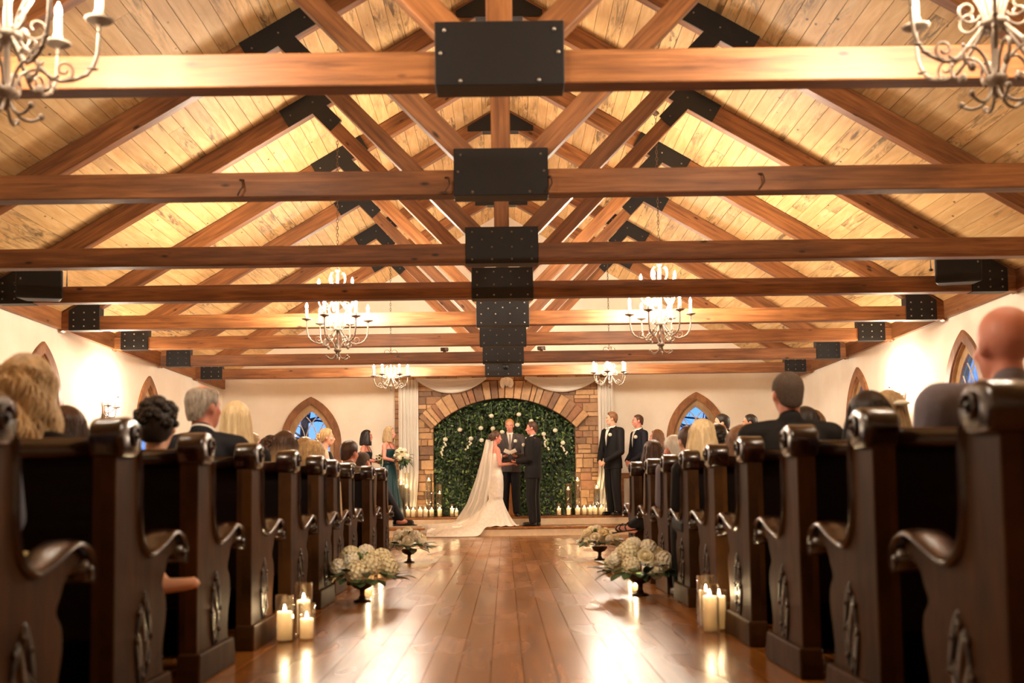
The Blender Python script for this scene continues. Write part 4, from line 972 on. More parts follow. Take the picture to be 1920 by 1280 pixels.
class Body:
    """joint positions of one figure; local +y is the way the chest faces"""
    def __init__(s, pose, T, sex, build=1.0, lean=0.0):
        s.sex, s.T, s.b, s.pose = sex, T, build, pose
        sw = (.195 if sex == 'm' else .165)*build
        if pose == 'sit':
            s.pel = Vector((0, 0, .53)); s.nb = Vector((0, .03+lean, T-.268)); s.head = Vector((0, .055+lean, T-.118))
            s.sh = [Vector((q*sw, (.015+lean), T-.342)) for q in (-1, 1)]; s.el = [Vector((q*(sw+.012), .09+lean, T-.325-.26)) for q in (-1, 1)]; s.wr = [Vector((q*.09, .26, .64)) for q in (-1, 1)]
            s.hip = [Vector((q*.09, 0, .52)) for q in (-1, 1)]; s.kn = [Vector((q*.11, .42, .535)) for q in (-1, 1)]; s.an = [Vector((q*.11, .46, .09)) for q in (-1, 1)]
        else:
            s.pel = Vector((0, 0, .53*T)); s.nb = Vector((0, -.01+lean, T-.282)); s.head = Vector((0, .02+lean, T-.118))
            s.sh = [Vector((q*sw, -.01+lean, T-.362)) for q in (-1, 1)]; s.el = [Vector((q*(sw+.06), -.02, T*.62)) for q in (-1, 1)]; s.wr = [Vector((q*(sw+.05), .07, T*.475)) for q in (-1, 1)]
            s.hip = [Vector((q*.088, 0, .52*T)) for q in (-1, 1)]; s.kn = [Vector((q*.10, .015, .285*T)) for q in (-1, 1)]; s.an = [Vector((q*.11, -.02, .05*T)) for q in (-1, 1)]
        s.toe = [a+Vector((q*.02, .15, -a.z+.035)) for a, q in zip(s.an, (-1, 1))]
        s.hd = [None, None]; s.hn = [None, None]; s.curl = .5; s.hy = 0; s.hp = 0; s.ht = 0; s.hs = 1.0
    def H(s): return Matrix.Translation(s.head) @ Matrix.Rotation(s.hy, 4, 'Z') @ Matrix.Rotation(s.hp, 4, 'X') @ Matrix.Rotation(s.ht, 4, 'Y') @ Matrix.Scale(s.hs, 4)
    def sec(s, f, inf=0.0, k=1.0):
        r = RNG[s.sex]; fx = [q[0] for q in r]; c = s.pel.lerp(s.nb, f)
        return c, np.interp(f, fx, [q[1] for q in r])*s.b*k+inf, np.interp(f, fx, [q[2] for q in r])*s.b*k+inf
    def torso(s, g, f0=0, f1=1, inf=0.0, k=1.0, n=18, m=16):
        R = []
        for i in range(m+1):
            f = f0+(f1-f0)*i/m; c, rx, ry = s.sec(f, inf, k); R.append([(c.x+rx*math.cos(a), c.y+ry*math.sin(a), c.z) for a in [2*PI*j/n for j in range(n)]])
        g.rings(R)
    def front(s, x, z, inf=0.0):
        f = max(0, min(1, (z-s.pel.z)/(s.nb.z-s.pel.z))); c, rx, ry = s.sec(f, inf); q = max(0, 1-(x/rx)**2); return c.y+ry*math.sqrt(q)
def person(label, loc, yaw, B, skin='fair', hair=None, top=None, legs=None, suit=None, face=False, vox=.013, hands=True, sleeves='long', shoes=True, bare=False, group=None, straps=None):
    sk = SK[skin]; H = B.H(); g = G()
    head_shapes(g, H, B.sex); g.capsule(B.nb+Vector((0, -.005, -.04)), H @ Vector((0, -.018, -.06)), .058 if B.sex == 'm' else .046, .054 if B.sex == 'm' else .044, 12)
    B.torso(g, 0, 1, 0, .93 if not suit else .86); fm_ = 1.0 if B.sex == 'm' else .84
    ck = .8 if (suit or (top and sleeves == 'long')) else 1.0
    for i in (0, 1):
        g.limb([B.nb.lerp(B.sh[i], .5), B.sh[i], B.el[i], B.wr[i]], [.055*fm_*ck, .056*fm_*ck, .041*fm_*ck, .029*fm_]); g.limb([B.hip[i], B.kn[i], B.an[i]], [.08*fm_, .055*fm_, .038*fm_]); g.capsule(B.an[i]+Vector((0, -.03, -.03)), B.toe[i], .034, .026)
        if hands: hand(g, B.wr[i], B.hd[i] or (B.wr[i]-B.el[i]), B.hn[i] or Vector((0, -.3, -1)), (1 if i == 0 else -1), B.curl, 1.0 if B.sex == 'm' else .9)
    body = grown('person', g, sk, None, vox, loc, (0, 0, yaw)); tag(body, label, 'person', group)
    if hair:
        st = dict(hair); c = st.pop('color'); hg = hair_geo(st.pop('style', 'short'), B.sex, **st)
        f = .965 if B.sex == 'f' else 1.0
        hg.v = [tuple(H @ (Vector(p)*f)) for p in hg.v]; obj('hair', hg, HM[c], body, True)
    if face:
        for s in (-1, 1):
            e = G(); e.ell((s*.029, .077, .0), (.0125, .009, .0062), 10, 8, H); ey = obj('eye', e, M['eye'], body, True); e = G(); e.ell((s*.029, .0845, .0), (.0055, .003, .0055), 8, 6, H); obj('iris', e, M['iris'], ey, True)
            e = G(); e.tube([H @ Vector((s*x, y, z)) for x, y, z in ((.013, .0915, .020), (.03, .087, .0255), (.046, .074, .019))], [.003, .0042, .002], 6); obj('eyebrow', e, HM[hair['color']] if hair else M['iris'], body, True)
        e = G(); e.ell((0, .0945, -.0585), (.019, .0045, .0062), 10, 6, H); obj('lips', e, M['lip'], body, True)
    if suit or top:
        m = CL[suit or top]; g = G(); f0 = -.02
        B.torso(g, 0, .96, .018); c = B.pel
        if B.pose == 'stand' and suit: g.rings([[(c.x+rx*math.cos(a), c.y+ry*math.sin(a), z) for a in [2*PI*j/18 for j in range(18)]] for z, rx, ry in ((c.z-.14*B.T/1.8, .185*B.b, .135*B.b), (c.z, .18*B.b, .132*B.b), (c.z+.06, .172*B.b, .125*B.b))])
        k = 1.0 if B.sex == 'm' else .86
        for i in (0, 1):
            w = B.wr[i] if sleeves == 'long' else B.el[i]
            if sleeves != 'none': g.limb([B.nb.lerp(B.sh[i], .45)+Vector((0, 0, -.01)), B.sh[i]+Vector((0, 0, .002)), B.el[i]], [.065*k, .073*k*B.b, .06*k*B.b])
            if sleeves == 'long': g.limb([B.el[i], B.wr[i].lerp(B.el[i], .08)], [.06*k*B.b, .045*k*B.b])
        if suit or (B.sex == 'm'): g.capsule(B.nb+Vector((0, -.012, -.035)), B.nb+Vector((0, -.014, .02)), .068, .062)
        grown('jacket' if suit else 'top', g, m, body, vox)
    if suit:
        # shirt front, lapels, tie
        z1 = B.nb.z-.005; z0 = B.pel.z+(B.nb.z-B.pel.z)*.42
        def patch(nm, wf, dy, mat, n=8, q=6):
            R = []
            for i in range(n+1):
                z = z0+(z1-z0)*i/n; a, b = wf(i/n); R.append([(a+(b-a)*j/q, B.front(a+(b-a)*j/q, z, .018)+dy, z) for j in range(q+1)])
            g = G(); g.rings(R, False, False); o = obj(nm, g, mat, body, True); s_ = o.modifiers.new('cloth', 'SOLIDIFY'); s_.thickness = .006; s_.offset = 0; return o
        patch('shirt', lambda t: (-.008-.055*t, .008+.055*t), .006, CL['white'])
        g = G(); ring = [(B.nb.x+.063*math.cos(a), B.nb.y+.004+.066*math.sin(a), B.nb.z+.01+.02*(-math.sin(a))) for a in [2*PI*j/20 for j in range(20)]]
        g.rings([[(p[0], p[1], p[2]-.015) for p in ring], [(p[0]*.97, p[1], p[2]+.03) for p in ring]], True, False); o = obj('collar', g, CL['white'], body, True); q = o.modifiers.new('cloth', 'SOLIDIFY'); q.thickness = .008
        for s in (-1, 1): patch('lapel', lambda t, s=s: (s*(.004+.05*t), s*(.02+.05*t+.045*math.sin(min(1, t*1.05)*PI*.75))), .013, CL[suit])
        if suit == 'charcoal': patch('tie', lambda t: (-.016-.012*(1-t), .016+.012*(1-t)), .016, CL['silver'])
        else:
            g = G()
            for s in (-1, 1): g.ell((0, 0, 0), (.034, .012, .02), 10, 6, Matrix.Translation((s*.034, B.front(0, z1-.02, .018)+.015, z1-.008)))
            g.ell((0, B.front(0, z1-.02, .018)+.018, z1-.008), (.012, .012, .012), 8, 6); obj('bow_tie', g, CL['satin'], body, True)
        o = link('boutonniere', BS, body, (-.10, B.front(-.10, z1-.13, .018)+.02, z1-.13)); o.scale = (.95,)*3
    if legs:
        g = G(); k = 1.0 if B.sex == 'm' else .9
        for i in (0, 1): g.limb([B.hip[i], B.kn[i], B.an[i]+Vector((0, 0, .0))], [.098*k*B.b, .08*k*B.b, .064*k*B.b])
        c = B.pel; g.ell(c, (.165*B.b, .125*B.b, .11), 14, 10); grown('trousers', g, CL[legs], body, vox)
    if straps is not None: obj('sandal', straps, CL['shoe'], body, True)
    if shoes and (legs or suit):
        for i in (0, 1):
            g = G(); a, t = B.an[i], B.toe[i]; d = (t-a); d.z = 0; d = d.normalized(); zb = max(.0, B.toe[i].z-.035) if B.pose == 'stand' else B.toe[i].z-.035
            g.capsule(Vector((a.x, a.y, zb+.042))-d*.03, Vector((t.x, t.y, zb+.036)), .042, .036); g.capsule(a+Vector((0, 0, .02)), Vector((a.x, a.y, zb+.05)), .042, .042); g.box((0, 0, .008), (.07, .27, .014), Matrix.Translation(((a.x+t.x)/2, (a.y+t.y)/2-.01, zb)) @ Matrix.Rotation(math.atan2(-d.x, d.y), 4, 'Z'))
            grown('shoe', g, CL['shoe'], body, .009)
    return body

# ---------------------------------------------------------------- seated guests
L_ = lambda k: PEWL[k-1]+.30
R_ = lambda k: PEWR[k-1]+.30
def B_straps(B, cross):
    i = 1 if cross > 0 else 0; a, t = B.an[i], B.toe[i]; d = (t-a).normalized(); g = G(); u = Vector((0, -d.z, d.y)).normalized() if abs(d.x) > .9 else Vector((0, 0, 1)); u = (u-d*u.dot(d)).normalized(); w = d.cross(u)
    for f, r in ((.0, .047), (.45, .044), (.85, .036), (1.1, .033)):
        c = a.lerp(t, f); g.tube([c+u*r*math.cos(q)+w*r*math.sin(q)+d*.02*math.sin(q*2) for q in [2*PI*k/14 for k in range(15)]], .006, 5, False)
    for s_ in (-1, 1): g.tube([a.lerp(t, f)+u*(.040+.004*math.sin(f*9))*1.0+w*.012*s_*math.sin(f*7) for f in (0, .25, .5, .75, 1.0)], .005, 5)
    g.box((0, 0, 0), (.06, .24, .012), Matrix.Translation(a.lerp(t, .6)-u*.043) @ d.to_track_quat('Y', 'Z').to_matrix().to_4x4())
    return g
def seat(label, x, y, T, sex, skin, hair, top, legs='black', hy=0, build=1.0, yaw=0, lean=0, suit=None, hp=0, ht=0, cross=None, arm=None, face=False, sandal=False, hs=1.0, cup=0.0):
    B = Body('sit', T, sex, build, lean); B.hs = hs; B.hy, B.hp, B.ht = hy, hp, ht
    if cross:       # one leg crossed over the other toward the aisle
        i = 1 if cross > 0 else 0; B.kn[i] = Vector((cross*(.0+cup), .42+cup, .67+cup)); B.an[i] = Vector((cross*(.30+cup*.2), .50+cup*.4, .45+cup*.3)); B.toe[i] = Vector((cross*(.43+cup*.2), .52+cup*.6, .43+cup*.1))
    if arm: 
        i, e, w = arm; B.el[i] = Vector(e); B.wr[i] = Vector(w)
    y -= .055+lean
    return person(label, (x, y, 0), yaw, B, skin, hair, top if not suit else None, legs, suit, face=face, vox=.013, shoes=not sandal, group='seated wedding guests', straps=B_straps(B, cross) if sandal is True else None)
seat('guest in blue-grey shirt and khaki trousers at the near left pew end', -1.56, L_(1), 1.30, 'm', 'fair', dict(color='brown'), 'bluegrey', 'khaki')
seat('woman with long wavy ash-blonde hair in the second left pew', -1.70, L_(2), 1.27, 'f', 'fair', dict(color='wavy', style='long', L=.30, vol=.03, wave=.9, seed=2), 'black', None, hy=-.15, cross=1, yaw=-.1, sandal='bare')
seat('blonde guest cut off by the left edge of the photo', -2.08, L_(2)+.02, 1.235, 'f', 'fair', dict(color='platinum', style='long', L=.22, seed=4), 'cream', 'black', yaw=.05)
seat('dark-haired guest half hidden behind the wavy-haired woman by the sconce', -1.94, L_(3), 1.17, 'f', 'fair', dict(color='brown', style='long', L=.16, seed=5), 'navy')
seat('guest with short dark curly hair beside the grey-haired man', -1.545, L_(3)+.02, 1.19, 'f', 'fair', dict(color='dark', style='curly', vol=.022, seed=6), 'black', hy=.1)
seat('balding grey-haired man in a navy suit looking toward the aisle', -1.6, L_(4), 1.355, 'm', 'rosy', dict(color='grey', vol=.014, bald=34, seed=3), None, 'navy', suit='navy', hy=-.45, yaw=-.1)
seat('woman with long straight platinum hair in the fifth left pew', -1.66, L_(5), 1.345, 'f', 'fair', dict(color='platinum', style='long', L=.36, vol=.022, seed=7), 'black', hy=.05)
seat('young blonde woman turned in profile in the eighth left pew', -2.22, L_(8), 1.315, 'f', 'fair', dict(color='ash', style='bun', vol=.016, seed=8), 'cream', hy=-1.2, face=True)
seat('brunette with long blonde-tipped hair in the sixth left pew', -1.55, L_(6), 1.215, 'f', 'fair', dict(color='ombre', style='long', L=.30, vol=.02, seed=9), 'greyshirt')
seat('dark brown-haired guest behind the blonde-tipped brunette', -1.86, L_(7)+.03, 1.22, 'f', 'fair', dict(color='brown', style='curly', vol=.018, seed=10), 'burgundy')
seat('dark-haired guest further in along the ninth left pew', -2.17, L_(9), 1.36, 'm', 'fair', dict(color='dark', vol=.018, seed=11), 'navy')
seat('woman with shoulder-length wavy blonde hair in the seventh left pew', -1.52, L_(7), 1.19, 'f', 'fair', dict(color='blonde', style='long', L=.18, vol=.03, wave=.4, seed=12), 'cream', hy=.1)
seat('light-blonde guest in the eighth left pew beneath the arched window', -1.76, L_(8), 1.27, 'f', 'fair', dict(color='blonde', style='long', L=.16, seed=13), 'white')
seat('man in an olive tweed jacket with his arm over the ninth left pew end', -1.5, L_(9), 1.285, 'm', 'rosy', dict(color='brown', vol=.012, seed=14), None, 'olive', suit='olive', hy=-.55, ht=.12, arm=(1, (.19, .10, .66), (.17, .34, .66)))
seat('older man in the front left pew with dark trousers and legs crossed', -1.5, L_(10), 1.215, 'm', 'rosy', dict(color='buzz', vol=.008, bald=20, seed=15), 'greysuit', 'navy', hy=-.5, cross=1, cup=.14)
seat('bald man in a grey shirt in the second right pew', 1.785, R_(2), 1.385, 'm', 'rosy', None, 'greyshirt', hy=.12, build=1.28, hs=1.2)
seat('guest with bobbed dark brown hair in the third right pew', 1.60, R_(3), 1.182, 'f', 'fair', dict(color='dark', style='long', L=.15, vol=.028, seed=17), 'navy', hy=.2)
clip_p = seat('blonde guest with a white hair clip in the fourth right pew', 2.02, R_(4), 1.27, 'f', 'fair', dict(color='ash', style='long', L=.24, vol=.022, seed=18), 'cream', hy=-.2)
seat('man with close-cropped hair and black shirt in the fourth right pew', 1.49, R_(4), 1.378, 'm', 'rosy', dict(color='buzz', vol=.008, seed=19), 'black', hy=.05, build=1.05)
seat('dark-haired guest beside the cropped-hair man in the fifth right pew', 1.83, R_(5), 1.26, 'f', 'fair', dict(color='dark', style='long', L=.2, vol=.02, seed=20), 'black')
seat('brown-haired guest in the sixth right pew next to a pale blonde', 2.14, R_(6), 1.305, 'f', 'fair', dict(color='auburn', style='long', L=.22, seed=21), 'navy', hy=-.2)
seat('pale blonde guest furthest from the aisle in the sixth right pew', 2.5, R_(6)+.02, 1.25, 'f', 'fair', dict(color='platinum', style='long', L=.16, seed=22), 'white')
seat('brunette in a navy top at the fifth right pew end', 1.44, R_(5), 1.15, 'f', 'fair', dict(color='auburn', style='long', L=.2, vol=.022, seed=23), 'navy', hy=.1, yaw=.05)
seat('blonde woman with chin-length hair and black top in the sixth right pew', 1.37, R_(6), 1.245, 'f', 'fair', dict(color='platinum', style='long', L=.19, vol=.03, seed=24), 'black')
seat('woman in black with dark pinned hair in the eighth right pew', 1.84, R_(8)+.02, 1.33, 'f', 'fair', dict(color='dark', style='bun', vol=.016, seed=25), 'black')
seat('brown-haired man at the seventh right pew end', 1.43, R_(7), 1.26, 'm', 'fair', dict(color='brown', vol=.016, seed=26), 'greyshirt', hy=.2)
seat('white-haired guest in taupe jacket and strappy sandal at the eighth right pew', 1.455, R_(8), 1.232, 'm', 'rosy', dict(color='white', vol=.018, seed=27), None, 'black', suit='greysuit', hy=.45, cross=-1, sandal=True)
seat('dark brown-haired guest in the front right pew', 1.40, R_(9), 1.235, 'f', 'fair', dict(color='brown', style='long', L=.14, vol=.026, seed=28), 'greysuit', hy=.2)

obj('hair_clip', G().ell((0, 0, 0), (.045, .012, .016), 10, 6), M['petal'], clip_p, True, loc=(.02, -.075, 1.20))
# ---------------------------------------------------------------- standing guests and musicians
def stand(label, loc, yaw, T, sex, skin, hair, narrow=False, hy=0, hp=0, build=1.0, el=None, wr=None, hd=None, hn=None, curl=.5, vox=.011, **kw):
    B = Body('stand', T, sex, build); B.hy, B.hp, B.curl = hy, hp, curl
    if narrow:
        for q, i in ((-1, 0), (1, 1)): B.hip[i].x = q*.07; B.kn[i] = Vector((q*.045, .0, B.kn[i].z)); B.an[i].x = q*.045; B.toe[i].x = q*.05
    if el: B.el = [Vector(e) for e in el]
    if wr: B.wr = [Vector(w) for w in wr]
    if hd: B.hd = [Vector(h) for h in hd]
    if hn: B.hn = [Vector(h) for h in hn]
    return person(label, loc, yaw, B, skin, hair, vox=vox, **kw), B
def gown(parent, B, m, name, z_top, flare, folds=14, amp=.05, zbot=.005, nf=.0):
    """long skirt with soft folds from the waist to the floor"""
    g = G(); R = []; zt = B.pel.z+z_top
    for i in range(25):
        t = i/24; z = zt+(zbot-zt)*t; f = (z-B.pel.z)/(B.nb.z-B.pel.z)
        if z > B.pel.z: c, rx, ry = B.sec(f, .012)
        else: c, rx, ry = B.sec(0, .015); q = (B.pel.z-z)/B.pel.z; rx += flare*q**1.2; ry += flare*q**1.1
        R.append([(c.x+rx*math.cos(a)*(1+amp*t*math.sin(a*folds+t)), c.y+ry*math.sin(a)*(1+amp*t*math.sin(a*folds+t)), z) for a in [2*PI*j/84 for j in range(84)]])
    g.rings(R); return obj(name, g, m, parent, True)
p, B = stand('musician with blonde updo and black dress standing below the left end window', (-2.35, 14.0, 0), -1.35, 1.63, 'f', 'fair', dict(color='blonde', style='bun', vol=.02, seed=30), face=True, top='black', sleeves='none', hands=True, el=[(-.24, .05, 1.05), (.24, .05, 1.05)], wr=[(-.1, .26, 1.12), (.1, .26, 1.12)]); gown(p, B, CL['black'], 'skirt', .1, .12)
t = thing('microphone_stand', 'slim black microphone stand in front of the blonde musician', 'microphone', (-1.98, 14.1, 0))
obj('base', G().lathe([(0, 0), (.13, 0), (.13, .015), (.02, .03), (0, .03)], 16), M['black'], t, True); obj('pole', G().tube([(0, 0, .03), (0, 0, 1.28)], .009, 8), M['black'], t); obj('microphone', G().lathe([(0, 0), (.012, 0), (.017, .1), (.024, .11), (.026, .135), (.018, .155), (0, .16)], 10), M['grille'], t, True, loc=(0, 0, 1.28), rot=(0, -.5, 0))
p, B = stand('light-brown-haired woman in profile behind the white-haired man', (2.30, 16.0, 0), 1.5, 1.676, 'f', 'rosy', dict(color='auburn', style='long', L=.22, seed=31), face=True, top='navy'); gown(p, B, CL['navy'], 'skirt', .1, .1)
stand('dark-haired man in a white shirt standing by the piano', (2.875, 14.0, 0), 1.45, 1.749, 'm', 'fair', dict(color='dark', vol=.02, seed=32), face=True, top='white', legs='black')
stand('dark-haired man in a cream shirt beyond the cropped-hair guest', (3.48, 15.0, 0), 1.3, 1.814, 'm', 'tan', dict(color='dark', vol=.014, seed=33), face=True, top='cream', legs='black')

# ---------------------------------------------------------------- wedding party
p, B = stand('groomsman with tousled brown hair in black suit, hands clasped', (2.0, 19.70, .315), 2.15, 1.895, 'm', 'fair', dict(color='auburn', vol=.03, wave=.4, seed=40), hy=-.55, build=1.12, face=True, suit='black', legs='black', el=[(-.29, .04, 1.16), (.29, .04, 1.16)], wr=[(-.085, .25, .985), (.085, .25, 1.0)], hd=[(.7, .35, -.35), (-.7, .3, -.4)], hn=[(0, -1, -.2), (0, -1, -.2)], curl=.45, vox=.009)
p, B = stand('clean-cut groomsman in black suit looking toward the bride', (2.5, 19.80, .315), 1.95, 1.855, 'm', 'rosy', dict(color='brown', vol=.012, seed=41), hy=-.3, face=True, suit='navy', legs='black', el=[(-.26, .02, 1.14), (.26, .02, 1.14)], wr=[(-.07, .22, .98), (.07, .23, .99)], hd=[(.7, .35, -.35), (-.7, .3, -.4)], hn=[(0, -1, -.2), (0, -1, -.2)], vox=.01)
p, B = stand('officiant in charcoal suit and silver tie reading from a book', (.105, 19.98, .315), PI, 1.815, 'm', 'rosy', dict(color='ginger', vol=.012, seed=42), hy=-.12, hp=-.22, build=1.1, face=True, suit='charcoal', legs='black', el=[(-.28, .03, 1.12), (.28, .03, 1.12)], wr=[(-.115, .27, 1.11), (.115, .27, 1.11)], hd=[(.45, .7, .1), (-.45, .7, .1)], hn=[(0, -.2, 1), (0, -.2, 1)], curl=.5, vox=.009)
bk = thing('open_book', 'open black book held by the officiant', 'book', (.105, 19.62, 1.475), 0)
for s in (-1, 1):
    obj('cover', G().box((s*.068, 0, .0), (.135, .20, .006)), CL['shoe'], bk, loc=(0, 0, .0), rot=(.35, -s*.42, 0)); obj('pages', G().box((s*.064, 0, .011), (.122, .185, .016)), CL['white'], bk, rot=(.35, -s*.42, 0))
p, B = stand('groom in black suit holding the hands of the bride', (.515, 19.26, .155), 1.22, 1.875, 'm', 'rosy', dict(color='brown', vol=.012, seed=43), hy=.25, hp=-.08, build=1.15, face=True, suit='black', legs='black', el=[(-.27, -.02, 1.19), (.27, .0, 1.19)], wr=[(-.09, .27, 1.16), (.13, .24, 1.17)], hd=[(.35, .8, -.1), (-.3, .8, -.1)], hn=[(0, -.2, 1), (0, -.2, 1)], curl=.55, vox=.009)
p, B = stand('bride in strapless ivory gown with long veil, hands held out', (-.165, 19.26, .155), -1.2, 1.715, 'f', 'rosy', dict(color='brown', style='bun', vol=.018, seed=44), narrow=True, hy=-.12, hp=-.1, face=True, el=[(-.20, -.02, 1.09), (.215, .01, 1.10)], wr=[(-.03, .28, 1.13), (.085, .27, 1.12)], hd=[(.2, .9, .05), (-.15, .9, .05)], hn=[(0, .2, -1), (0, .2, -1)], curl=.4, vox=.009)
bride = p
g = G(); B.torso(g, .0, .76, .014); grown('bodice', g, CL['satin'], bride, .010)
# mermaid skirt: hugs the hips, flares at the knee; the train spills behind her down the step
def ground(y): return 0.0 if y < D1-.01 else .155
Mb = Matrix.Translation((-.165, 19.26, .155)) @ Matrix.Rotation(-1.2, 4, 'Z'); Mi = Mb.inverted()
g = G(); R = []
nA = 120
for i in range(46):
    t = i/45; ring = []
    for j in range(nA):
        a = 2*PI*j/nA
        if t < .55:            # waist to knee, close fitting
            z = B.pel.z+.10-(t/.55)*(B.pel.z+.10-.50); c, rx, ry = B.sec(max(0, (z-B.pel.z)/(B.nb.z-B.pel.z)), .008+.012*min(1, t*4)); q = max(0, (B.pel.z-z)/B.pel.z); sh = 1-.20*min(1, q*1.6)
            x, y = rx*sh*math.cos(a), ry*sh*math.sin(a)*(1.0+.12*min(1, t*3)); P = Mb @ Vector((x, y, z)); fold = 1+.012*math.sin(a*9)*t
            base = Mb @ Vector((0, 0, z)); P = base+(P-base)*fold
        else:
            u = (t-.55)/.45; c = Mb @ Vector((0, 0, .50)); d = Vector((math.cos(a-1.2), math.sin(a-1.2), 0))
            # far reach of the hem in each direction: short at the front (+x), long train toward -x and the camera
            w = max(0, math.cos(math.atan2(d.y, d.x)-math.atan2(-.38, -1.0))); reach = .33+.08*max(0, d.x)+.98*w**3.2
            r0 = .125; uu = u**1.25; rr = r0+(reach-r0)*uu; rr *= 1+.045*u*math.sin(a*13+u*1.2)+.02*u*math.sin(a*29)
            P = c+d*rr; drop = .50*(1-u)**(1.35+.75*w); gz = ground(P.y); e = max(0, min(1, (P.y-(D1-.16))/.16)); gz = .155*e*e*(3-2*e)
            P.z = max(gz+.012+.02*u*w*(1+math.sin(a*13))*.7, .155+drop-(.0 if gz > .1 else 0.0)) if u < .93 else gz+.012+(.018*(1+math.sin(a*13)))*(.5)
            if gz < .15: P.z = max(gz+.012, min(P.z, gz+.012+drop*1.1+.03*(1+math.sin(a*13))*(1-u)))
        ring.append(Mi @ P)
    R.append(ring)
g.rings(R, True, False); o = obj('skirt', g, CL['satin'], bride, True); q = o.modifiers.new('cloth', 'SOLIDIFY'); q.thickness = .006
def veil_mat():
    k = N('tulle'); d = k.n('ShaderNodeBsdfDiffuse'); d.inputs[0].default_value = srgb(250, 242, 230); tr = k.n('ShaderNodeBsdfTranslucent'); tr.inputs[0].default_value = srgb(250, 242, 230)
    a = k.n('ShaderNodeMixShader'); a.inputs[0].default_value = .45; k.l(d.outputs[0], a.inputs[1]); k.l(tr.outputs[0], a.inputs[2]); t = k.n('ShaderNodeBsdfTransparent'); b = k.n('ShaderNodeMixShader'); b.inputs[0].default_value = .42
    k.l(t.outputs[0], b.inputs[1]); k.l(a.outputs[0], b.inputs[2]); k.l(b.outputs[0], k.out.inputs[0]); return k.m
M['tulle'] = veil_mat()
def veil(u, v):
    # u across, v from the hair down to the end of the train; world coordinates first
    p0 = Vector((-.315, 19.27, 1.72)); path = [p0, Vector((-.36, 19.2, 1.45)), Vector((-.42, 19.14, 1.05)), Vector((-.53, 19.08, .60)), Vector((-.68, 19.02, .30)), Vector((-.95, 18.95, .185)), Vector((-1.20, 18.85, .17)), Vector((-1.38, 18.66, .07))]
    k = v*(len(path)-1); i = min(int(k), len(path)-2); f = k-i; c = path[i].lerp(path[i+1], f)
    wd = .07+.24*min(1, v*1.6)+.12*v; s = (u-.5)*2; lat = Vector((.62, -.78, 0)) if v < .6 else Vector((.45, -.9, 0))
    P = c+lat*s*wd+Vector((-.02*math.sin(u*21)-.015*math.sin(u*40+v*5), 0, .008*math.sin(u*21+v*8)))+Vector((.09*abs(s)*max(0, 1-v*1.6), 0, -.03*abs(s)))
    if v > .55: P.z = max(P.z, (.155 if P.y > D1-.02 else .0)+.05+.02*math.sin(u*17+v*20))
    return Mi @ P
cloth_sheet('veil', veil, 40, 60, M['tulle'], bride, .002)
g = G(); g.ell((0, -.105, .055), (.045, .012, .012), 10, 6, B.H()); obj('hair_comb', g, M['bolt'], bride, True)

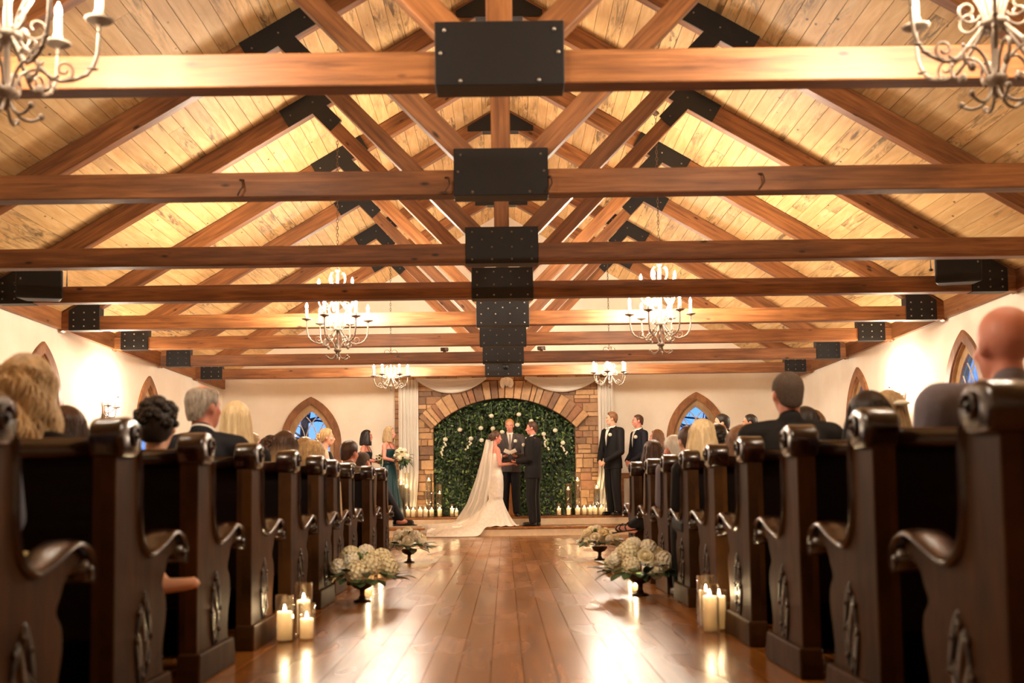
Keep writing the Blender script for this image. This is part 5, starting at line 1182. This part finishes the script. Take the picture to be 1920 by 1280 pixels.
def bouquet(loc, R, seed, label, dark=False, trail=True):
    t = thing('bridesmaid_bouquet', label, 'bouquet', loc, 0, 'bouquets held by the bridesmaids'); r = random.Random(seed)
    obj('stems', G().tube([(0, .02, -R*1.1), (0, 0, -R*.4), (0, 0, 0)], [.02, .022, .03], 8), M['stem'], t, True)
    n = 13 if R > .13 else 8
    for i in range(n):
        zz = 1-1.5*(i+.4)/n; ph = i*2.39996+seed; q = math.sqrt(max(0, 1-zz*zz)); d = Vector((q*math.cos(ph), q*math.sin(ph), zz)); o = link('blossom', r.choice(BL), t, d*R*.72); o.rotation_euler = d.to_track_quat('Z', 'Y').to_euler(); o.scale = (r.uniform(.75, 1.05)*(1 if R > .13 else .72),)*3
    for i in range(34 if trail else 12):
        d = Vector((r.gauss(.3 if trail else 0, 1), r.gauss(-.5, .8), r.gauss(-.6, .7))).normalized(); o = link('leaf', r.choice(LM), t, d*R*.75); o.rotation_euler = (d+Vector((0, 0, -.5))).to_track_quat('Y', 'Z').to_euler(); s = r.uniform(.8, 1.3)*(1 if trail else .6); o.scale = (s,)*3
    if dark:
        for i in range(7):
            a = i*.9; o = obj('dark_bloom', G().ell((0, 0, 0), (.02, .02, .014), 8, 6), CL['burgundy'], t, True, loc=(R*.75*math.cos(a), -R*.7*abs(math.sin(a))-.02, R*.5*math.sin(a*1.7)))
def bridesmaid(label, loc, yaw, T, hair, m, seed):
    p, B = stand(label, loc, yaw, T, 'f', 'rosy', hair, face=True, el=[(-.23, .02, 1.10), (.23, .02, 1.10)], wr=[(-.06, .24, 1.06), (.07, .24, 1.04)], hd=[(.6, .6, .1), (-.6, .6, .1)], hn=[(0, -1, .2), (0, -1, .2)], curl=.7, vox=.010, hy=.15)
    g = G(); B.torso(g, .05, .74, .012); grown('bodice', g, m, p, .010); gown(p, B, m, 'skirt', .10, .12, 16, .07)
    for s in (-1, 1): obj('strap', G().tube([(s*.075, B.front(s*.075, B.nb.z-.12)+.012, B.nb.z-.13), (s*.085, B.nb.y+.05, B.nb.z-.035), (s*.08, B.nb.y-.085, B.nb.z-.13)], .006, 6), m, p, True)
    return p
bridesmaid('blonde bridesmaid in a long teal satin dress', (-2.14, 19.80, .315), -1.95, 1.69, dict(color='ash', style='long', L=.20, vol=.024, wave=.3, seed=50), CL['teal'], 1)
bridesmaid('brunette bridesmaid behind the blonde one', (-2.60, 20.05, .315), -1.75, 1.65, dict(color='dark', style='long', L=.20, vol=.02, seed=51), cloth('dark_teal_satin', srgb(14, 34, 40), .4, .05), 2)
bouquet((-1.88, 19.62, 1.45), .17, 3, 'large white bouquet with trailing greenery held by the blonde bridesmaid')
bouquet((-2.29, 19.78, 1.42), .115, 5, 'small round white bouquet with dark centres held by the brunette bridesmaid', True, False)

# ---------------------------------------------------------------- grow every union into one smooth skin
for o, vx, sm in JOBS:
    r = o.modifiers.new('remesh', 'REMESH'); r.mode = 'VOXEL'; r.voxel_size = vx; r.use_smooth_shade = True
    s = o.modifiers.new('smooth', 'SMOOTH'); s.iterations = sm; s.factor = .5
dg = bpy.context.evaluated_depsgraph_get()
done = [(o, bpy.data.meshes.new_from_object(o.evaluated_get(dg))) for o, _, _ in JOBS]
for o, me in done:
    o.modifiers.clear(); old = o.data; me.name = old.name; o.data = me; bpy.data.meshes.remove(old)
